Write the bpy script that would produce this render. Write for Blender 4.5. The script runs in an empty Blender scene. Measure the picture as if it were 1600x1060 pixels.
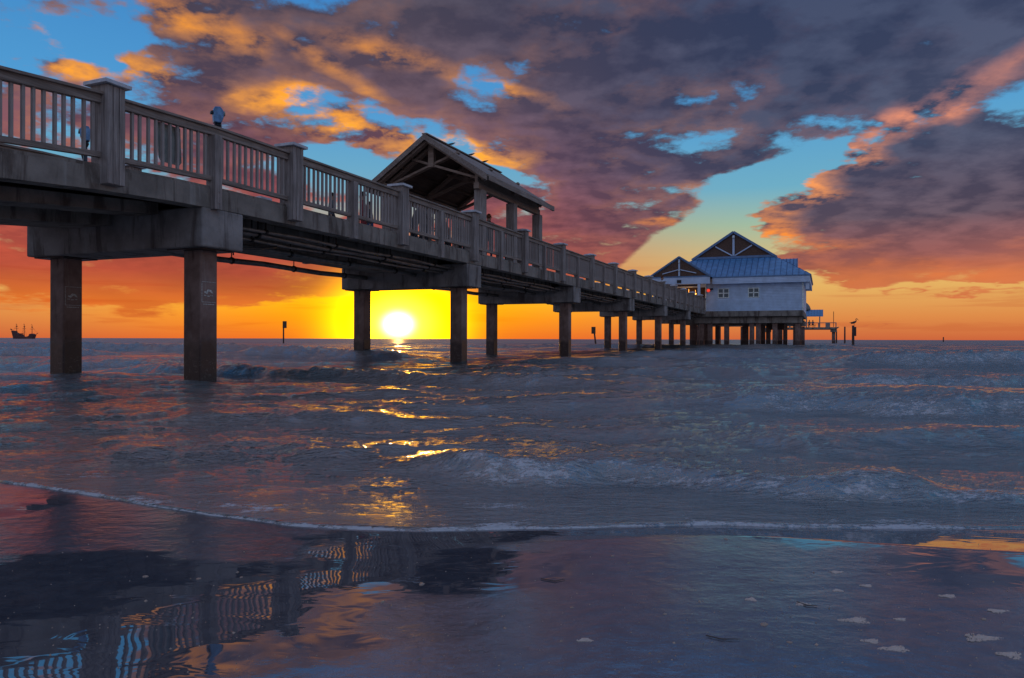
import bpy, bmesh, math, random
import numpy as np
from mathutils import Vector, Matrix

random.seed(7)
C = bpy.context.scene
COL = C.collection
PI = math.pi
F = 1150.0                      # focal length in photo pixels (1600 wide)
EYE = 0.89

# ------------------------------------------------------------------ camera
cd = bpy.data.cameras.new('camera')
cam = bpy.data.objects.new('camera', cd)
COL.objects.link(cam)
cd.sensor_width = 36
cd.lens = 36 * F / 1600
cd.clip_start = 0.05
cd.clip_end = 60000
cam.matrix_world = Matrix.Translation((0, 0, EYE)) @ Matrix.Rotation(PI / 2, 4, 'X') @ Matrix.Rotation(math.radians(0.14), 4, 'Z')
C.camera = cam

C.view_settings.view_transform = 'Standard'
C.view_settings.look = 'None'
C.view_settings.exposure = 0.12
C.view_settings.gamma = 1
C.view_settings.use_curve_mapping = False


def lin(r, g, b):
    def f(c):
        c /= 255.0
        return c / 12.92 if c <= 0.04045 else ((c + 0.055) / 1.055) ** 2.4
    return (f(r), f(g), f(b), 1.0)


# ------------------------------------------------------------------ node helper
class S:
    """a node socket with arithmetic"""
    def __init__(self, nt, o):
        self.nt, self.o = nt, o

    def _m(self, op, a, b=None, c=None, clamp=False):
        n = self.nt.nodes.new('ShaderNodeMath')
        n.operation = op
        n.use_clamp = clamp
        for i, v in enumerate((a, b, c)):
            if v is None:
                continue
            if isinstance(v, S):
                self.nt.links.new(v.o, n.inputs[i])
            else:
                n.inputs[i].default_value = v
        return S(self.nt, n.outputs[0])

    def __add__(s, b): return s._m('ADD', s, b)
    def __radd__(s, b): return s._m('ADD', s, b)
    def __sub__(s, b): return s._m('SUBTRACT', s, b)
    def __rsub__(s, b): return s._m('SUBTRACT', b, s)
    def __mul__(s, b): return s._m('MULTIPLY', s, b)
    def __rmul__(s, b): return s._m('MULTIPLY', s, b)
    def __truediv__(s, b): return s._m('DIVIDE', s, b)
    def pow(s, b): return s._m('POWER', s, b)
    def mad(s, b, c): return s._m('MULTIPLY_ADD', s, b, c)
    def max(s, b): return s._m('MAXIMUM', s, b)
    def min(s, b): return s._m('MINIMUM', s, b)
    def abs(s): return s._m('ABSOLUTE', s)
    def clamp(s): return s._m('ADD', s, 0.0, clamp=True)

    def rng(s, a, b, lo=0.0, hi=1.0, smooth=True):
        n = s.nt.nodes.new('ShaderNodeMapRange')
        n.interpolation_type = 'SMOOTHSTEP' if smooth else 'LINEAR'
        s.nt.links.new(s.o, n.inputs[0])
        n.inputs[1].default_value = a
        n.inputs[2].default_value = b
        n.inputs[3].default_value = lo
        n.inputs[4].default_value = hi
        return S(s.nt, n.outputs[0])


def comb(nt, x, y, z=0.0):
    n = nt.nodes.new('ShaderNodeCombineXYZ')
    for i, v in enumerate((x, y, z)):
        if isinstance(v, S):
            nt.links.new(v.o, n.inputs[i])
        else:
            n.inputs[i].default_value = v
    return S(nt, n.outputs[0])


def sep(nt, v):
    n = nt.nodes.new('ShaderNodeSeparateXYZ')
    nt.links.new(v.o, n.inputs[0])
    return [S(nt, n.outputs[i]) for i in range(3)]


def noise(nt, vec, scale, detail=4, rough=0.5, dist=0.0, dim='3D', color=False):
    n = nt.nodes.new('ShaderNodeTexNoise')
    n.noise_dimensions = dim
    nt.links.new(vec.o, n.inputs['Vector'])
    n.inputs['Scale'].default_value = scale
    n.inputs['Detail'].default_value = detail
    n.inputs['Roughness'].default_value = rough
    n.inputs['Distortion'].default_value = dist
    return S(nt, n.outputs['Color' if color else 'Fac'])


def voronoi(nt, vec, scale, feature='F1'):
    n = nt.nodes.new('ShaderNodeTexVoronoi')
    n.feature = feature
    nt.links.new(vec.o, n.inputs['Vector'])
    n.inputs['Scale'].default_value = scale
    return S(nt, n.outputs['Distance'])


def mixc(nt, fac, a, b, blend='MIX'):
    n = nt.nodes.new('ShaderNodeMix')
    n.data_type = 'RGBA'
    n.blend_type = blend
    n.clamp_factor = True
    for sock, v in ((n.inputs[0], fac), (n.inputs[6], a), (n.inputs[7], b)):
        if isinstance(v, S):
            nt.links.new(v.o, sock)
        elif isinstance(v, (int, float)):
            sock.default_value = v
        else:
            sock.default_value = v if len(v) == 4 else (*v, 1)
    return S(nt, n.outputs[2])


def ramp(nt, fac, stops, interp='LINEAR'):
    n = nt.nodes.new('ShaderNodeValToRGB')
    n.color_ramp.interpolation = interp
    e = n.color_ramp.elements
    while len(e) > 1:
        e.remove(e[-1])
    e[0].position = stops[0][0]
    e[0].color = stops[0][1]
    for p, c in stops[1:]:
        k = e.new(p)
        k.color = c
    nt.links.new(fac.o, n.inputs[0])
    return S(nt, n.outputs[0])


def vmul(nt, v, xyz):
    n = nt.nodes.new('ShaderNodeVectorMath')
    n.operation = 'MULTIPLY'
    nt.links.new(v.o, n.inputs[0])
    n.inputs[1].default_value = xyz
    return S(nt, n.outputs[0])


def vadd(nt, v, w):
    n = nt.nodes.new('ShaderNodeVectorMath')
    n.operation = 'ADD'
    nt.links.new(v.o, n.inputs[0])
    if isinstance(w, S):
        nt.links.new(w.o, n.inputs[1])
    else:
        n.inputs[1].default_value = w
    return S(nt, n.outputs[0])


# blobs: soft ellipses (angle space on the sky, metres on the sand)
def blob(nt, vec, cx, cy, rx, ry, rot):
    m = nt.nodes.new('ShaderNodeMapping')
    m.vector_type = 'TEXTURE'
    nt.links.new(vec.o, m.inputs['Vector'])
    m.inputs['Location'].default_value = (cx, cy, 0)
    m.inputs['Rotation'].default_value = (0, 0, rot)
    m.inputs['Scale'].default_value = (rx, ry, 1)
    g = nt.nodes.new('ShaderNodeTexGradient')
    g.gradient_type = 'SPHERICAL'
    nt.links.new(m.outputs[0], g.inputs[0])
    return S(nt, g.outputs['Fac'])


def sky_blobs(nt, vec, lst):
    acc = None
    for (x, y, rx, ry, rot, w) in lst:
        u, v = (x - 800) / F, (530 - y) / F
        k = 1 + u * u
        az, el = math.atan(u), math.atan(v / math.sqrt(k))
        b = blob(nt, vec, az, el, 1.35 * rx / F / k, 1.35 * ry / F / math.sqrt(k), math.radians(rot))
        acc = b * w if acc is None else b.mad(w, acc)
    return acc


# ------------------------------------------------------------------ sky
SUN_AZ = math.atan((622 - 800) / F)
SUN_EL = math.radians(1.25)
world = bpy.data.worlds.new('World')
C.world = world
world.use_nodes = True
wt = world.node_tree
wt.nodes.clear()
tc = wt.nodes.new('ShaderNodeTexCoord')
d = S(wt, tc.outputs['Generated'])
dx, dy, dz = sep(wt, d)
az = dx._m('ARCTAN2', dx, dy)
el = dz._m('ARCSINE', dz)
up = dz.max(0.0)
den = up + 0.17
pl = comb(wt, dx / den, dy / den, 0.0)              # cloud layer plane

elp = el.abs() * (F / 530.0)                        # 0 horizon .. 1 top edge of the photo
CLOUDS = [
    (480, 95, 330, 95, 14, 1.0), (300, 200, 300, 80, -4, 1.1), (130, 240, 160, 50, 0, .5), (430, 60, 200, 50, 14, .4), (680, 40, 260, 90, 0, .8),
    (300, 30, 170, 70, -12, .7), (640, 185, 240, 60, -8, .85), (180, 190, 190, 60, 10, .6),
    (790, 210, 130, 50, -8, .5), (990, 90, 160, 80, 0, .4), (1300, 90, 200, 80, 0, .3),
    (1050, 90, 430, 130, 0, 1.0), (1450, 70, 360, 120, 4, 1.0), (980, 190, 260, 85, -6, .85),
    (1150, 190, 230, 75, 8, .6), (880, 250, 110, 45, 0, .8), (1060, 250, 170, 36, 0, .6),
    (980, 320, 210, 45, 2, .95), (880, 370, 170, 70, -8, .9), (980, 418, 110, 35, -14, .7),
    (1440, 310, 300, 90, 4, 1.1), (1530, 250, 200, 70, 0, .9), (1400, 375, 260, 60, 0, .9),
    (1240, 345, 80, 60, 20, .35), (1500, 415, 260, 30, 0, .7),
    (60, 98, 90, 20, 0, .55), (165, 78, 75, 12, -18, .5), (50, 40, 60, 26, -20, .4), (190, 112, 60, 10, -8, .35),
    (385, 168, 28, 16, 0, .45), (1410, 190, 45, 15, -8, .5), (1480, 184, 30, 9, 10, .4),
    (1330, 215, 16, 10, 0, .4), (1340, 235, 34, 12, 0, .35), (1560, 120, 130, 26, 22, .5), (1440, 160, 90, 24, 20, .4),
    (1215, 268, 22, 9, 20, .35),
    (240, 405, 560, 75, 0, 1.4), (100, 350, 300, 70, 0, .8), (480, 350, 200, 50, 0, .6), (560, 425, 300, 30, 0, .5),
    (760, 430, 200, 30, 0, .5),
    (1480, 457, 170, 9, 2, .75), (1560, 425, 80, 9, 4, .5), (1400, 503, 120, 3, 0, .3),
]
GAPS = [
    (110, 60, 110, 60, 0, .55), (745, 115, 80, 30, -10, .9), (540, 262, 90, 22, 0, .6), (410, 130, 60, 18, 10, .25),
    (790, 160, 70, 20, 0, .35), (870, 280, 110, 15, 0, .4), (1100, 290, 160, 20, 6, .55), (1180, 290, 110, 40, 20, .55),
    (1070, 392, 130, 40, 22, .9), (1270, 225, 160, 36, 28, .6), (1500, 170, 170, 26, 12, .35),
    (1400, 455, 400, 30, 0, .3), (620, 500, 300, 60, 0, .4), (560, 262, 90, 26, 0, .3), (1080, 430, 120, 30, 0, .5),
]
LIT = [
    (280, 30, 120, 36, -22, 1.1), (330, 58, 70, 20, -20, 1.0), (610, 72, 110, 22, -6, 1.0), (520, 108, 110, 18, -18, 1.0), (690, 90, 60, 14, -10, .6),
    (560, 205, 210, 28, -12, 1.1), (700, 232, 130, 18, -6, 1.0), (440, 165, 60, 18, 0, .8), (380, 168, 40, 20, 0, 1.0),
    (810, 132, 60, 14, -10, .9), (1205, 330, 55, 70, -30, 1.2), (1270, 275, 90, 28, 30, 1.0), (1190, 365, 60, 25, 0, .9),
    (1400, 418, 330, 22, 0, .8), (1300, 395, 200, 22, -6, .5), (1570, 115, 110, 22, 22, .8), (1440, 160, 90, 24, 20, .5), (1410, 190, 60, 20, 0, 1.0),
    (1480, 184, 40, 14, 0, .8), (1335, 230, 50, 30, 0, .7), (1070, 342, 80, 14, 0, .9), (1120, 305, 60, 10, 0, .5), (60, 98, 90, 22, 0, 1.0), (50, 35, 70, 34, 0, .9),
    (165, 78, 90, 16, -18, 1.0), (190, 112, 70, 14, 0, .8), (1215, 268, 30, 12, 0, .8), (1480, 457, 180, 12, 0, .3),
]
# warp the angular coordinates with cloud noise so that the ellipses get ragged borders
wn = noise(wt, pl, 1.5, 5, .58, color=True, dim='2D')
wn2 = vmul(wt, vadd(wt, wn, (-.5, -.5, -.5)), (.16, .085, 0))
ae = comb(wt, az, el, 0)
aew = vadd(wt, ae, wn2)
fb = noise(wt, pl, 3.0, 12, .60, 0, '2D')
plo = vadd(wt, pl, comb(wt, (SUN_AZ - az) * .09, (up * .12 + .02) * 1.0, 0))
fb2 = noise(wt, plo, 3.0, 6, .55, 0, '2D')
fb3 = noise(wt, pl, 3.0, 6, .55, 0, '2D')
outside = az.abs().rng(.62, .85).max(el.rng(.42, .55))
big = noise(wt, pl, .8, 3, .5, dim='2D')
blobs = sky_blobs(wt, aew, CLOUDS) - sky_blobs(wt, aew, GAPS)
blobs = (blobs.min(.56)).max(-.35) + outside * (big - .41) * 1.9
BOOST = [(930, 20, 150, 60, 0, .5), (1200, 50, 150, 80, 0, .5), (1070, 205, 130, 45, 0, .45), (950, 335, 130, 40, 0, .3), (1075, 318, 60, 14, 0, .4), (1150, 300, 90, 26, 20, -.5), (1080, 390, 110, 36, 25, -.6), (745, 112, 60, 22, 0, -.5), (505, 262, 110, 24, 0, -.3), (1440, 320, 220, 80, 0, .3), (1400, 100, 150, 60, 0, .3)]
blobs = blobs + sky_blobs(wt, ae, BOOST)
D = blobs + (fb - .5) * elp.rng(.12, .45, .9, 2.7) - .02
mask = D.rng(.13, .47)
thick = D.rng(.25, .95)
edge = ((fb3 - fb2) * 5.0 + (fb - fb3) * 3.0 + .42).clamp()

base = ramp(wt, (elp * .5).clamp(), [
    (0.0, lin(198, 98, 58)), (.03, lin(214, 134, 70)), (.075, lin(220, 172, 96)), (.115, lin(200, 178, 122)),
    (.16, lin(152, 180, 156)), (.21, lin(104, 166, 190)), (.32, lin(74, 148, 202)), (.5, lin(52, 120, 186)), (1.0, lin(116, 138, 166))])
# sun-side tint of the low sky
cs = dx._m('COSINE', (az - SUN_AZ))
sunward = (az - SUN_AZ).abs()
warm = sunward.rng(.95, .05)
warm2 = sunward.rng(.52, .10)
low = ramp(wt, (elp * .5).clamp(), [
    (0.0, lin(236, 112, 34)), (.03, lin(250, 150, 18)), (.06, lin(255, 186, 20)), (.10, lin(206, 112, 62)), (.2, lin(180, 100, 96)), (.3, lin(150, 130, 160)), (.5, lin(60, 120, 186)), (1, lin(42, 88, 150))])
lowmask = warm2 * elp.rng(.50, .12)
skyc = mixc(wt, lowmask, base, low)
away = az.abs().rng(.9, 2.3)                      # the sky opposite the sunset: lavender haze under blue
east = ramp(wt, (elp * .5).clamp(), [(0, lin(126, 136, 156)), (.1, lin(158, 152, 170)), (.25, lin(160, 164, 182)), (.5, lin(126, 156, 190)), (1, lin(84, 126, 178))])
skyc = mixc(wt, away, skyc, east)
# a real Nishita sky under the clouds, low sun
nish = wt.nodes.new('ShaderNodeTexSky')
nish.sky_type = 'NISHITA'
nish.sun_disc = False
nish.sun_elevation = SUN_EL
nish.sun_rotation = SUN_AZ
nish.air_density = 1.6
nish.dust_density = 2.0
ns = vmul(wt, S(wt, nish.outputs[0]), (.06, .06, .06))
skyc = mixc(wt, .06, skyc, ns, 'ADD')

right = az.rng(-.22, .38)
cdark_l = ramp(wt, (elp * .5).clamp(), [
    (0, lin(222, 108, 44)), (.05, lin(228, 116, 44)), (.09, lin(182, 80, 58)), (.15, lin(156, 72, 68)), (.24, lin(118, 74, 84)), (.34, lin(94, 76, 88)), (.5, lin(74, 72, 86)), (.62, lin(92, 86, 100)), (1, lin(158, 126, 128))])
cdark_r = ramp(wt, (elp * .5).clamp(), [
    (0, lin(214, 118, 66)), (.08, lin(206, 116, 72)), (.11, lin(150, 92, 86)), (.16, lin(94, 80, 92)), (.25, lin(70, 76, 98)), (.5, lin(56, 68, 96)), (.62, lin(84, 86, 108)), (1, lin(152, 126, 132))])
cdark = mixc(wt, right, cdark_l, cdark_r)
cdark = mixc(wt, away, cdark, lin(132, 132, 146))
cshade = mixc(wt, 1.0, cdark, (.66, .70, .80), 'MULTIPLY')
edge = edge * elp.rng(.12, .36) + elp.rng(.36, .12) * .2
vein = (edge * .75 + (noise(wt, pl, 1.1, 3, .5, 0, '2D') - .5) * .9 + .12).clamp()
cpale = mixc(wt, 1.0, cdark, (1.42, 1.36, 1.30), 'MULTIPLY')
ccol = mixc(wt, vein, cshade, cpale)
litb = sky_blobs(wt, aew, LIT).min(1.0)
litcol = ramp(wt, (elp * .5).clamp(), [(0, lin(245, 130, 30)), (.1, lin(236, 124, 48)), (.25, lin(255, 170, 62)), (.42, lin(255, 158, 44)), (.7, lin(255, 150, 80)), (1, lin(230, 140, 120))])
litcol = mixc(wt, az.rng(.12, .45) * elp.rng(.2, .6) , litcol, lin(226, 142, 112))
rim = thick.rng(1.0, .15) * edge * .55 * warm.rng(0, .7)
litamt = ((litb * 1.15 * (edge * 1.3 - .05).max(0.0) * (fb3.rng(.62, .40) * .6 + .4)) + rim * .22).clamp()
ccol = mixc(wt, litamt, ccol, litcol)
col = mixc(wt, mask, skyc, ccol)
# thin dark streaks low over the sea
streak = noise(wt, comb(wt, az * 3.0, el * 60.0, 0), 1.4, 5, .55, .4, '2D').rng(.52, .68) * elp.rng(.30, .1) * elp.rng(.0, .05)
col = mixc(wt, streak * .35 * (1 - litb).clamp(), col, mixc(wt, 1.0, col, (.78, .42, .5), 'MULTIPLY'))
# glow around the setting sun
n = wt.nodes.new('ShaderNodeVectorMath')
n.operation = 'DISTANCE'
wt.links.new(comb(wt, az, el * 1.25, 0).o, n.inputs[0])
n.inputs[1].default_value = (SUN_AZ, SUN_EL * 1.1, 0)
sd = S(wt, n.outputs['Value'])
g1 = sd.rng(.24, .0).pow(2.2) * elp.rng(.42, .12)
g2 = sd.rng(.16, .0).pow(2.1)
g25 = sd.rng(.075, .0).pow(1.5)
g3 = sd.rng(.040, .0).pow(2.8)
col = mixc(wt, (g1 * .95).clamp(), col, lin(255, 190, 6))
col = mixc(wt, g2, col, (8.0, 3.1, .0, 1))
col = mixc(wt, g25, col, (6.0, 3.3, .22, 1))
col = mixc(wt, g3, col, (60.0, 34.0, 5.0, 1))
# below the horizon: dim sea colour, in case anything looks down there
col = mixc(wt, dz.rng(-.03, -.005, 1, 0), col, (.05, .05, .07, 1))
bg = wt.nodes.new('ShaderNodeBackground')
wt.links.new(col.o, bg.inputs[0])
bg.inputs[1].default_value = 1.0
wo = wt.nodes.new('ShaderNodeOutputWorld')
wt.links.new(bg.outputs[0], wo.inputs[0])

# ------------------------------------------------------------------ sun
sl = bpy.data.lights.new('sun', 'SUN')
sl.energy = .35
sl.angle = math.radians(0.6)
sl.color = (1.0, .46, .12)
sun = bpy.data.objects.new('sun', sl)
COL.objects.link(sun)
sdir = Vector((math.sin(SUN_AZ) * math.cos(SUN_EL), math.cos(SUN_AZ) * math.cos(SUN_EL), math.sin(SUN_EL)))
sun.rotation_mode = 'QUATERNION'
sun.rotation_quaternion = sdir.to_track_quat('Z', 'Y')
sun.location = sdir * 50

#SKYONLY
# ------------------------------------------------------------------ materials
MATS = {}


def newmat(name):
    m = bpy.data.materials.new(name)
    m.use_nodes = True
    nt = m.node_tree
    p = nt.nodes['Principled BSDF']
    MATS[name] = m
    return m, nt, p


def setin(p, name, v):
    if isinstance(v, S):
        v.nt.links.new(v.o, p.inputs[name])
    else:
        p.inputs[name].default_value = v


def objc(nt):
    t = nt.nodes.new('ShaderNodeTexCoord')
    return S(nt, t.outputs['Object'])


def bump(nt, h, strength, dist, normal=None):
    b = nt.nodes.new('ShaderNodeBump')
    b.inputs['Strength'].default_value = strength
    b.inputs['Distance'].default_value = dist
    nt.links.new(h.o, b.inputs['Height'])
    if normal is not None:
        nt.links.new(normal.o, b.inputs['Normal'])
    return S(nt, b.outputs[0])


def simple(name, col, rough=.6, metal=0, nz=8, var=.25, bm=.2, bd=.01):
    m, nt, p = newmat(name)
    v = objc(nt)
    nn = noise(nt, v, nz, 5, .6)
    c = mixc(nt, nn.rng(.3, .7), tuple(x * (1 - var) for x in col[:3]), tuple(min(1, x * (1 + var)) for x in col[:3]))
    setin(p, 'Base Color', c)
    p.inputs['Roughness'].default_value = rough
    p.inputs['Metallic'].default_value = metal
    if bm:
        setin(p, 'Normal', bump(nt, noise(nt, v, nz * 6, 4, .6), bm, bd))
    return m


def wood(name, a, b, axis=0, scale=1.0, rough=.75):
    m, nt, p = newmat(name)
    v = objc(nt)
    st = [26, 26, 26]
    st[axis] = 1.3
    g = noise(nt, vmul(nt, v, tuple(s * scale for s in st)), 1.0, 6, .65, .6)
    blot = noise(nt, v, 1.7, 4, .6)
    c = mixc(nt, g.rng(.35, .65), a, b)
    c = mixc(nt, blot.rng(.35, .7) * .55, c, mixc(nt, 1.0, c, (.55, .5, .48), 'MULTIPLY'))
    setin(p, 'Base Color', c)
    setin(p, 'Roughness', g.rng(.2, .8, rough - .1, rough + .12))
    setin(p, 'Normal', bump(nt, g, .5, .012))
    return m


W_H = wood('rail_wood', (.20, .15, .125), (.38, .30, .26), 0)
W_V = wood('post_wood', (.21, .17, .155), (.41, .345, .32), 2)
W_T = wood('truss_wood', (.24, .16, .12), (.40, .29, .23), 1)
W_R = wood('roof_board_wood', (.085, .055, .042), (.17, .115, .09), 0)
simple('cap_paint', (.55, .55, .6), .5, 0, 6, .2, .1)


def concrete(name, a, b, wet=False, rough=.8):
    m, nt, p = newmat(name)
    v = objc(nt)
    x, y, z = sep(nt, v)
    n1 = noise(nt, v, 1.3, 6, .65)
    n2 = noise(nt, vmul(nt, v, (3.2, 3.2, .5)), 1.0, 6, .65, .5)
    n3 = noise(nt, v, 34, 4, .7)
    c = mixc(nt, n1.rng(.32, .68), a, b)
    c = mixc(nt, n2.rng(.50, .62) * .9, c, mixc(nt, 1.0, c, (.42, .36, .34), 'MULTIPLY'))       # run-off stains
    c = mixc(nt, n2.rng(.40, .30) * .35, c, (.42, .40, .38, 1))                                   # lime bloom
    c = mixc(nt, n3.rng(.60, .72) * .5, c, mixc(nt, 1.0, c, (.45, .42, .42), 'MULTIPLY'))
    # form-board lines
    if not wet:
        r = rough
        setin(p, 'Roughness', r)
    else:
        lev = z + (noise(nt, v, 1.8, 4, .6) - .5) * 1.1
        w = lev.rng(1.0, .55)
        c = mixc(nt, w, c, (.045, .022, .018, 1))
        bar = voronoi(nt, v, 34).rng(.32, .12) * (z + (n1 - .5) * .35).rng(.62, .36) * noise(nt, v, 7, 3, .6).rng(.42, .6)
        c = mixc(nt, bar * .8, c, (.36, .32, .28, 1))
        setin(p, 'Roughness', w.rng(0, 1, rough, .38))
    setin(p, 'Base Color', c)
    h = n3 * .5 + n1 * 1.2
    setin(p, 'Normal', bump(nt, h, .45, .02))
    return m


concrete('pier_concrete', (.17, .14, .12), (.31, .26, .225))
concrete('cap_concrete', (.19, .165, .155), (.35, .31, .295))
concrete('pile_concrete', (.16, .088, .070), (.30, .195, .165), wet=True)
concrete('under_concrete', (.19, .14, .11), (.32, .25, .20))
simple('pipe_metal', (.22, .2, .19), .45, .4, 5, .3)
simple('dark_iron', (.035, .03, .03), .45, .5, 9, .3)
simple('viewer_paint', (.10, .20, .36), .3, .6, 8, .3, .05)
simple('viewer_dark', (.03, .03, .035), .35, .3, 8, .3, .05)
simple('sign_metal', (.30, .32, .31), .45, .6, 3, .2, .05)
simple('mark_paint', (.5, .48, .45), .8, 0, 30, .5, .1)
simple('gull_feather', (.16, .15, .15), .7)
simple('dark_feather', (.05, .045, .045), .7)
simple('beak_horn', (.3, .18, .05), .5)
simple('skin', (.35, .2, .14), .55, 0, 10, .1, 0)
for nm, c in (('cloth_red', (.20, .025, .03)), ('cloth_blue', (.04, .06, .14)), ('cloth_grey', (.12, .11, .11)), ('cloth_dark', (.025, .022, .03)),
              ('cloth_pale', (.35, .33, .31)), ('cloth_rust', (.22, .08, .04)), ('hair_dark', (.02, .014, .01)), ('hair_red', (.16, .05, .02))):
    simple(nm, c, .85, 0, 12, .2, .1)
simple('blue_roof', (.11, .27, .50), .5, .1, 2.5, .18, .03)
simple('seam_blue', (.03, .09, .22), .5, .1, 4, .15, .03)
simple('roof_trim', (.13, .22, .38), .5, .1, 4, .15, .03)
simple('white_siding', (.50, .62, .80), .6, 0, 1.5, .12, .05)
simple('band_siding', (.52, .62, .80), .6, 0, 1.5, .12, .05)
simple('shingle', (.12, .065, .045), .85, 0, 20, .5, .5, .03)
simple('window_frame_paint', (.72, .78, .76), .5)
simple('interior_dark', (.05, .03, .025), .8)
m, nt, p = newmat('window_glass')
p.inputs['Base Color'].default_value = (.05, .09, .11, 1)
p.inputs['Roughness'].default_value = .08
p.inputs['IOR'].default_value = 1.6
simple('box_brown', (.07, .03, .02), .7)
simple('hull_wood', (.12, .045, .04), .8, 0, .5, .2, 0)
simple('marker_wood', (.07, .04, .035), .8)
simple('marker_sign', (.10, .05, .03), .7)
simple('shell', (.36, .26, .20), .35, 0, 40, .5)
simple('twig', (.07, .055, .045), .7)
simple('grey_dome', (.16, .15, .14), .5)


def emit(name, col, s):
    m, nt, p = newmat(name)
    p.inputs['Base Color'].default_value = (*col, 1)
    p.inputs['Emission Color'].default_value = (*col, 1)
    p.inputs['Emission Strength'].default_value = s


emit('warm_bulb', (1, .42, .08), 3)
emit('red_lamp', (1, .06, .03), .7)


# ------------------------------------------------------------------ mesh helpers
class MB:
    def __init__(self):
        self.v, self.f = [], []

    def quadbox(self, pts):
        """8 points: bottom 4 (ccw), top 4"""
        b = len(self.v)
        self.v += [tuple(p) for p in pts]
        for f in ((3, 2, 1, 0), (4, 5, 6, 7), (0, 1, 5, 4), (1, 2, 6, 5), (2, 3, 7, 6), (3, 0, 4, 7)):
            self.f.append(tuple(b + i for i in f))
        return self

    def box(self, x0, x1, y0, y1, z0, z1):
        return self.quadbox([(x0, y0, z0), (x1, y0, z0), (x1, y1, z0), (x0, y1, z0), (x0, y0, z1), (x1, y0, z1), (x1, y1, z1), (x0, y1, z1)])

    def prism(self, x0, x1, y0, y1, a0, a1, b0, b1):
        """box along x whose bottom/top go from a0/a1 at x0 to b0/b1 at x1"""
        return self.quadbox([(x0, y0, a0), (x1, y0, b0), (x1, y1, b0), (x0, y1, a0), (x0, y0, a1), (x1, y0, b1), (x1, y1, b1), (x0, y1, a1)])

    def bar(self, p, q, w, h, up=(0, 0, 1)):
        p, q = Vector(p), Vector(q)
        t = (q - p).normalized()
        s = t.cross(Vector(up))
        if s.length < 1e-4:
            s = t.cross(Vector((1, 0, 0)))
        s.normalize()
        u = s.cross(t)
        s, u = s * w / 2, u * h / 2
        return self.quadbox([p - s - u, q - s - u, q + s - u, p + s - u, p - s + u, q - s + u, q + s + u, p + s + u])

    def tube(self, pts, r, n=8, caps=True):
        rr = r if isinstance(r, (list, tuple)) else [r] * len(pts)
        pts = [Vector(a) for a in pts]
        rings = []
        for i, a in enumerate(pts):
            t = (pts[min(i + 1, len(pts) - 1)] - pts[max(i - 1, 0)]).normalized()
            s = t.cross(Vector((0, 0, 1)))
            if s.length < 1e-3:
                s = Vector((1, 0, 0))
            s.normalize()
            u = s.cross(t)
            b = len(self.v)
            for k in range(n):
                an = 2 * PI * k / n
                self.v.append(tuple(a + (s * math.cos(an) + u * math.sin(an)) * rr[i]))
            rings.append(b)
        for a, b in zip(rings[:-1], rings[1:]):
            for k in range(n):
                self.f.append((a + k, a + (k + 1) % n, b + (k + 1) % n, b + k))
        if caps:
            self.f.append(tuple(rings[0] + k for k in range(n))[::-1])
            self.f.append(tuple(rings[-1] + k for k in range(n)))
        return self

    def poly(self, pts, y0, y1, axis=1):
        """extrude a polygon outline given as (a,b) pairs; axis=1: (x,z) extruded along y, axis=0: (y,z) along x"""
        b = len(self.v)
        n = len(pts)
        for yy in (y0, y1):
            for a, c in pts:
                self.v.append((a, yy, c) if axis == 1 else (yy, a, c))
        self.f.append(tuple(b + k for k in range(n)))
        self.f.append(tuple(b + n + k for k in range(n))[::-1])
        for k in range(n):
            self.f.append((b + k, b + n + k, b + n + (k + 1) % n, b + (k + 1) % n))
        return self

    def mesh(self, name):
        me = bpy.data.meshes.new(name)
        me.from_pydata(self.v, [], self.f)
        bm = bmesh.new()
        bm.from_mesh(me)
        bmesh.ops.recalc_face_normals(bm, faces=bm.faces)
        bm.to_mesh(me)
        bm.free()
        return me

    def build(self, name, mat, parent=None, bevel=0, smooth=False, loc=None):
        o = bpy.data.objects.new(name, self.mesh(name))
        COL.objects.link(o)
        o.data.materials.append(MATS[mat])
        if smooth:
            for pl_ in o.data.polygons:
                pl_.use_smooth = True
        if parent is not None:
            o.parent = parent
        if loc is not None:
            o.location = loc
        if bevel:
            b = o.modifiers.new('bevel', 'BEVEL')
            b.width = bevel
            b.segments = 2
            b.limit_method = 'ANGLE'
        return o


def tag(o, label=None, cat=None, group=None, kind=None):
    if label: o['label'] = label
    if cat: o['category'] = cat
    if group: o['group'] = group
    if kind: o['kind'] = kind
    return o


def empty(name, loc=(0, 0, 0), rz=0):
    o = bpy.data.objects.new(name, None)
    o.empty_display_size = .3
    o.location = loc
    o.rotation_euler = (0, 0, rz)
    COL.objects.link(o)
    return o


def kids(o):
    return list(o.children)


def copy_tree(o, parent=None):
    c = o.copy()
    COL.objects.link(c)
    c.parent = parent
    for ch in kids(o):
        copy_tree(ch, c)
    return c


def inst(me, name, parent, loc):
    o = bpy.data.objects.new(name, me)
    COL.objects.link(o)
    o.parent = parent
    o.location = loc
    return o


# ------------------------------------------------------------------ pier frame of reference
DN = math.hypot(486, F)
DX, DY = 486 / DN, F / DN                # along the pier
NX, NY = -DY, DX                         # inboard (left)
OFF = 9.79
BX, BY = OFF * NX, OFF * NY
RZ = math.atan2(DY, DX)


def PW(s, o, z=0):
    return Vector((BX + s * DX + o * NX, BY + s * DY + o * NY, z))


def s_of_Y(Y, o=0.0):
    return (Y - BY - o * NY) / DY


def s_of_px(x, o=0.0):
    """pier station seen at photo column x, at inboard offset o"""
    Y = F * (OFF + o) / DY / (1286 - x)
    return s_of_Y(Y, o)


def dz_(s):
    Y = BY + DY * s
    if Y >= 13.6: return 0.0
    if Y >= 9.5: return -.012 * (13.6 - Y) ** 2
    return -.2017 - .0984 * (9.5 - Y)


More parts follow.
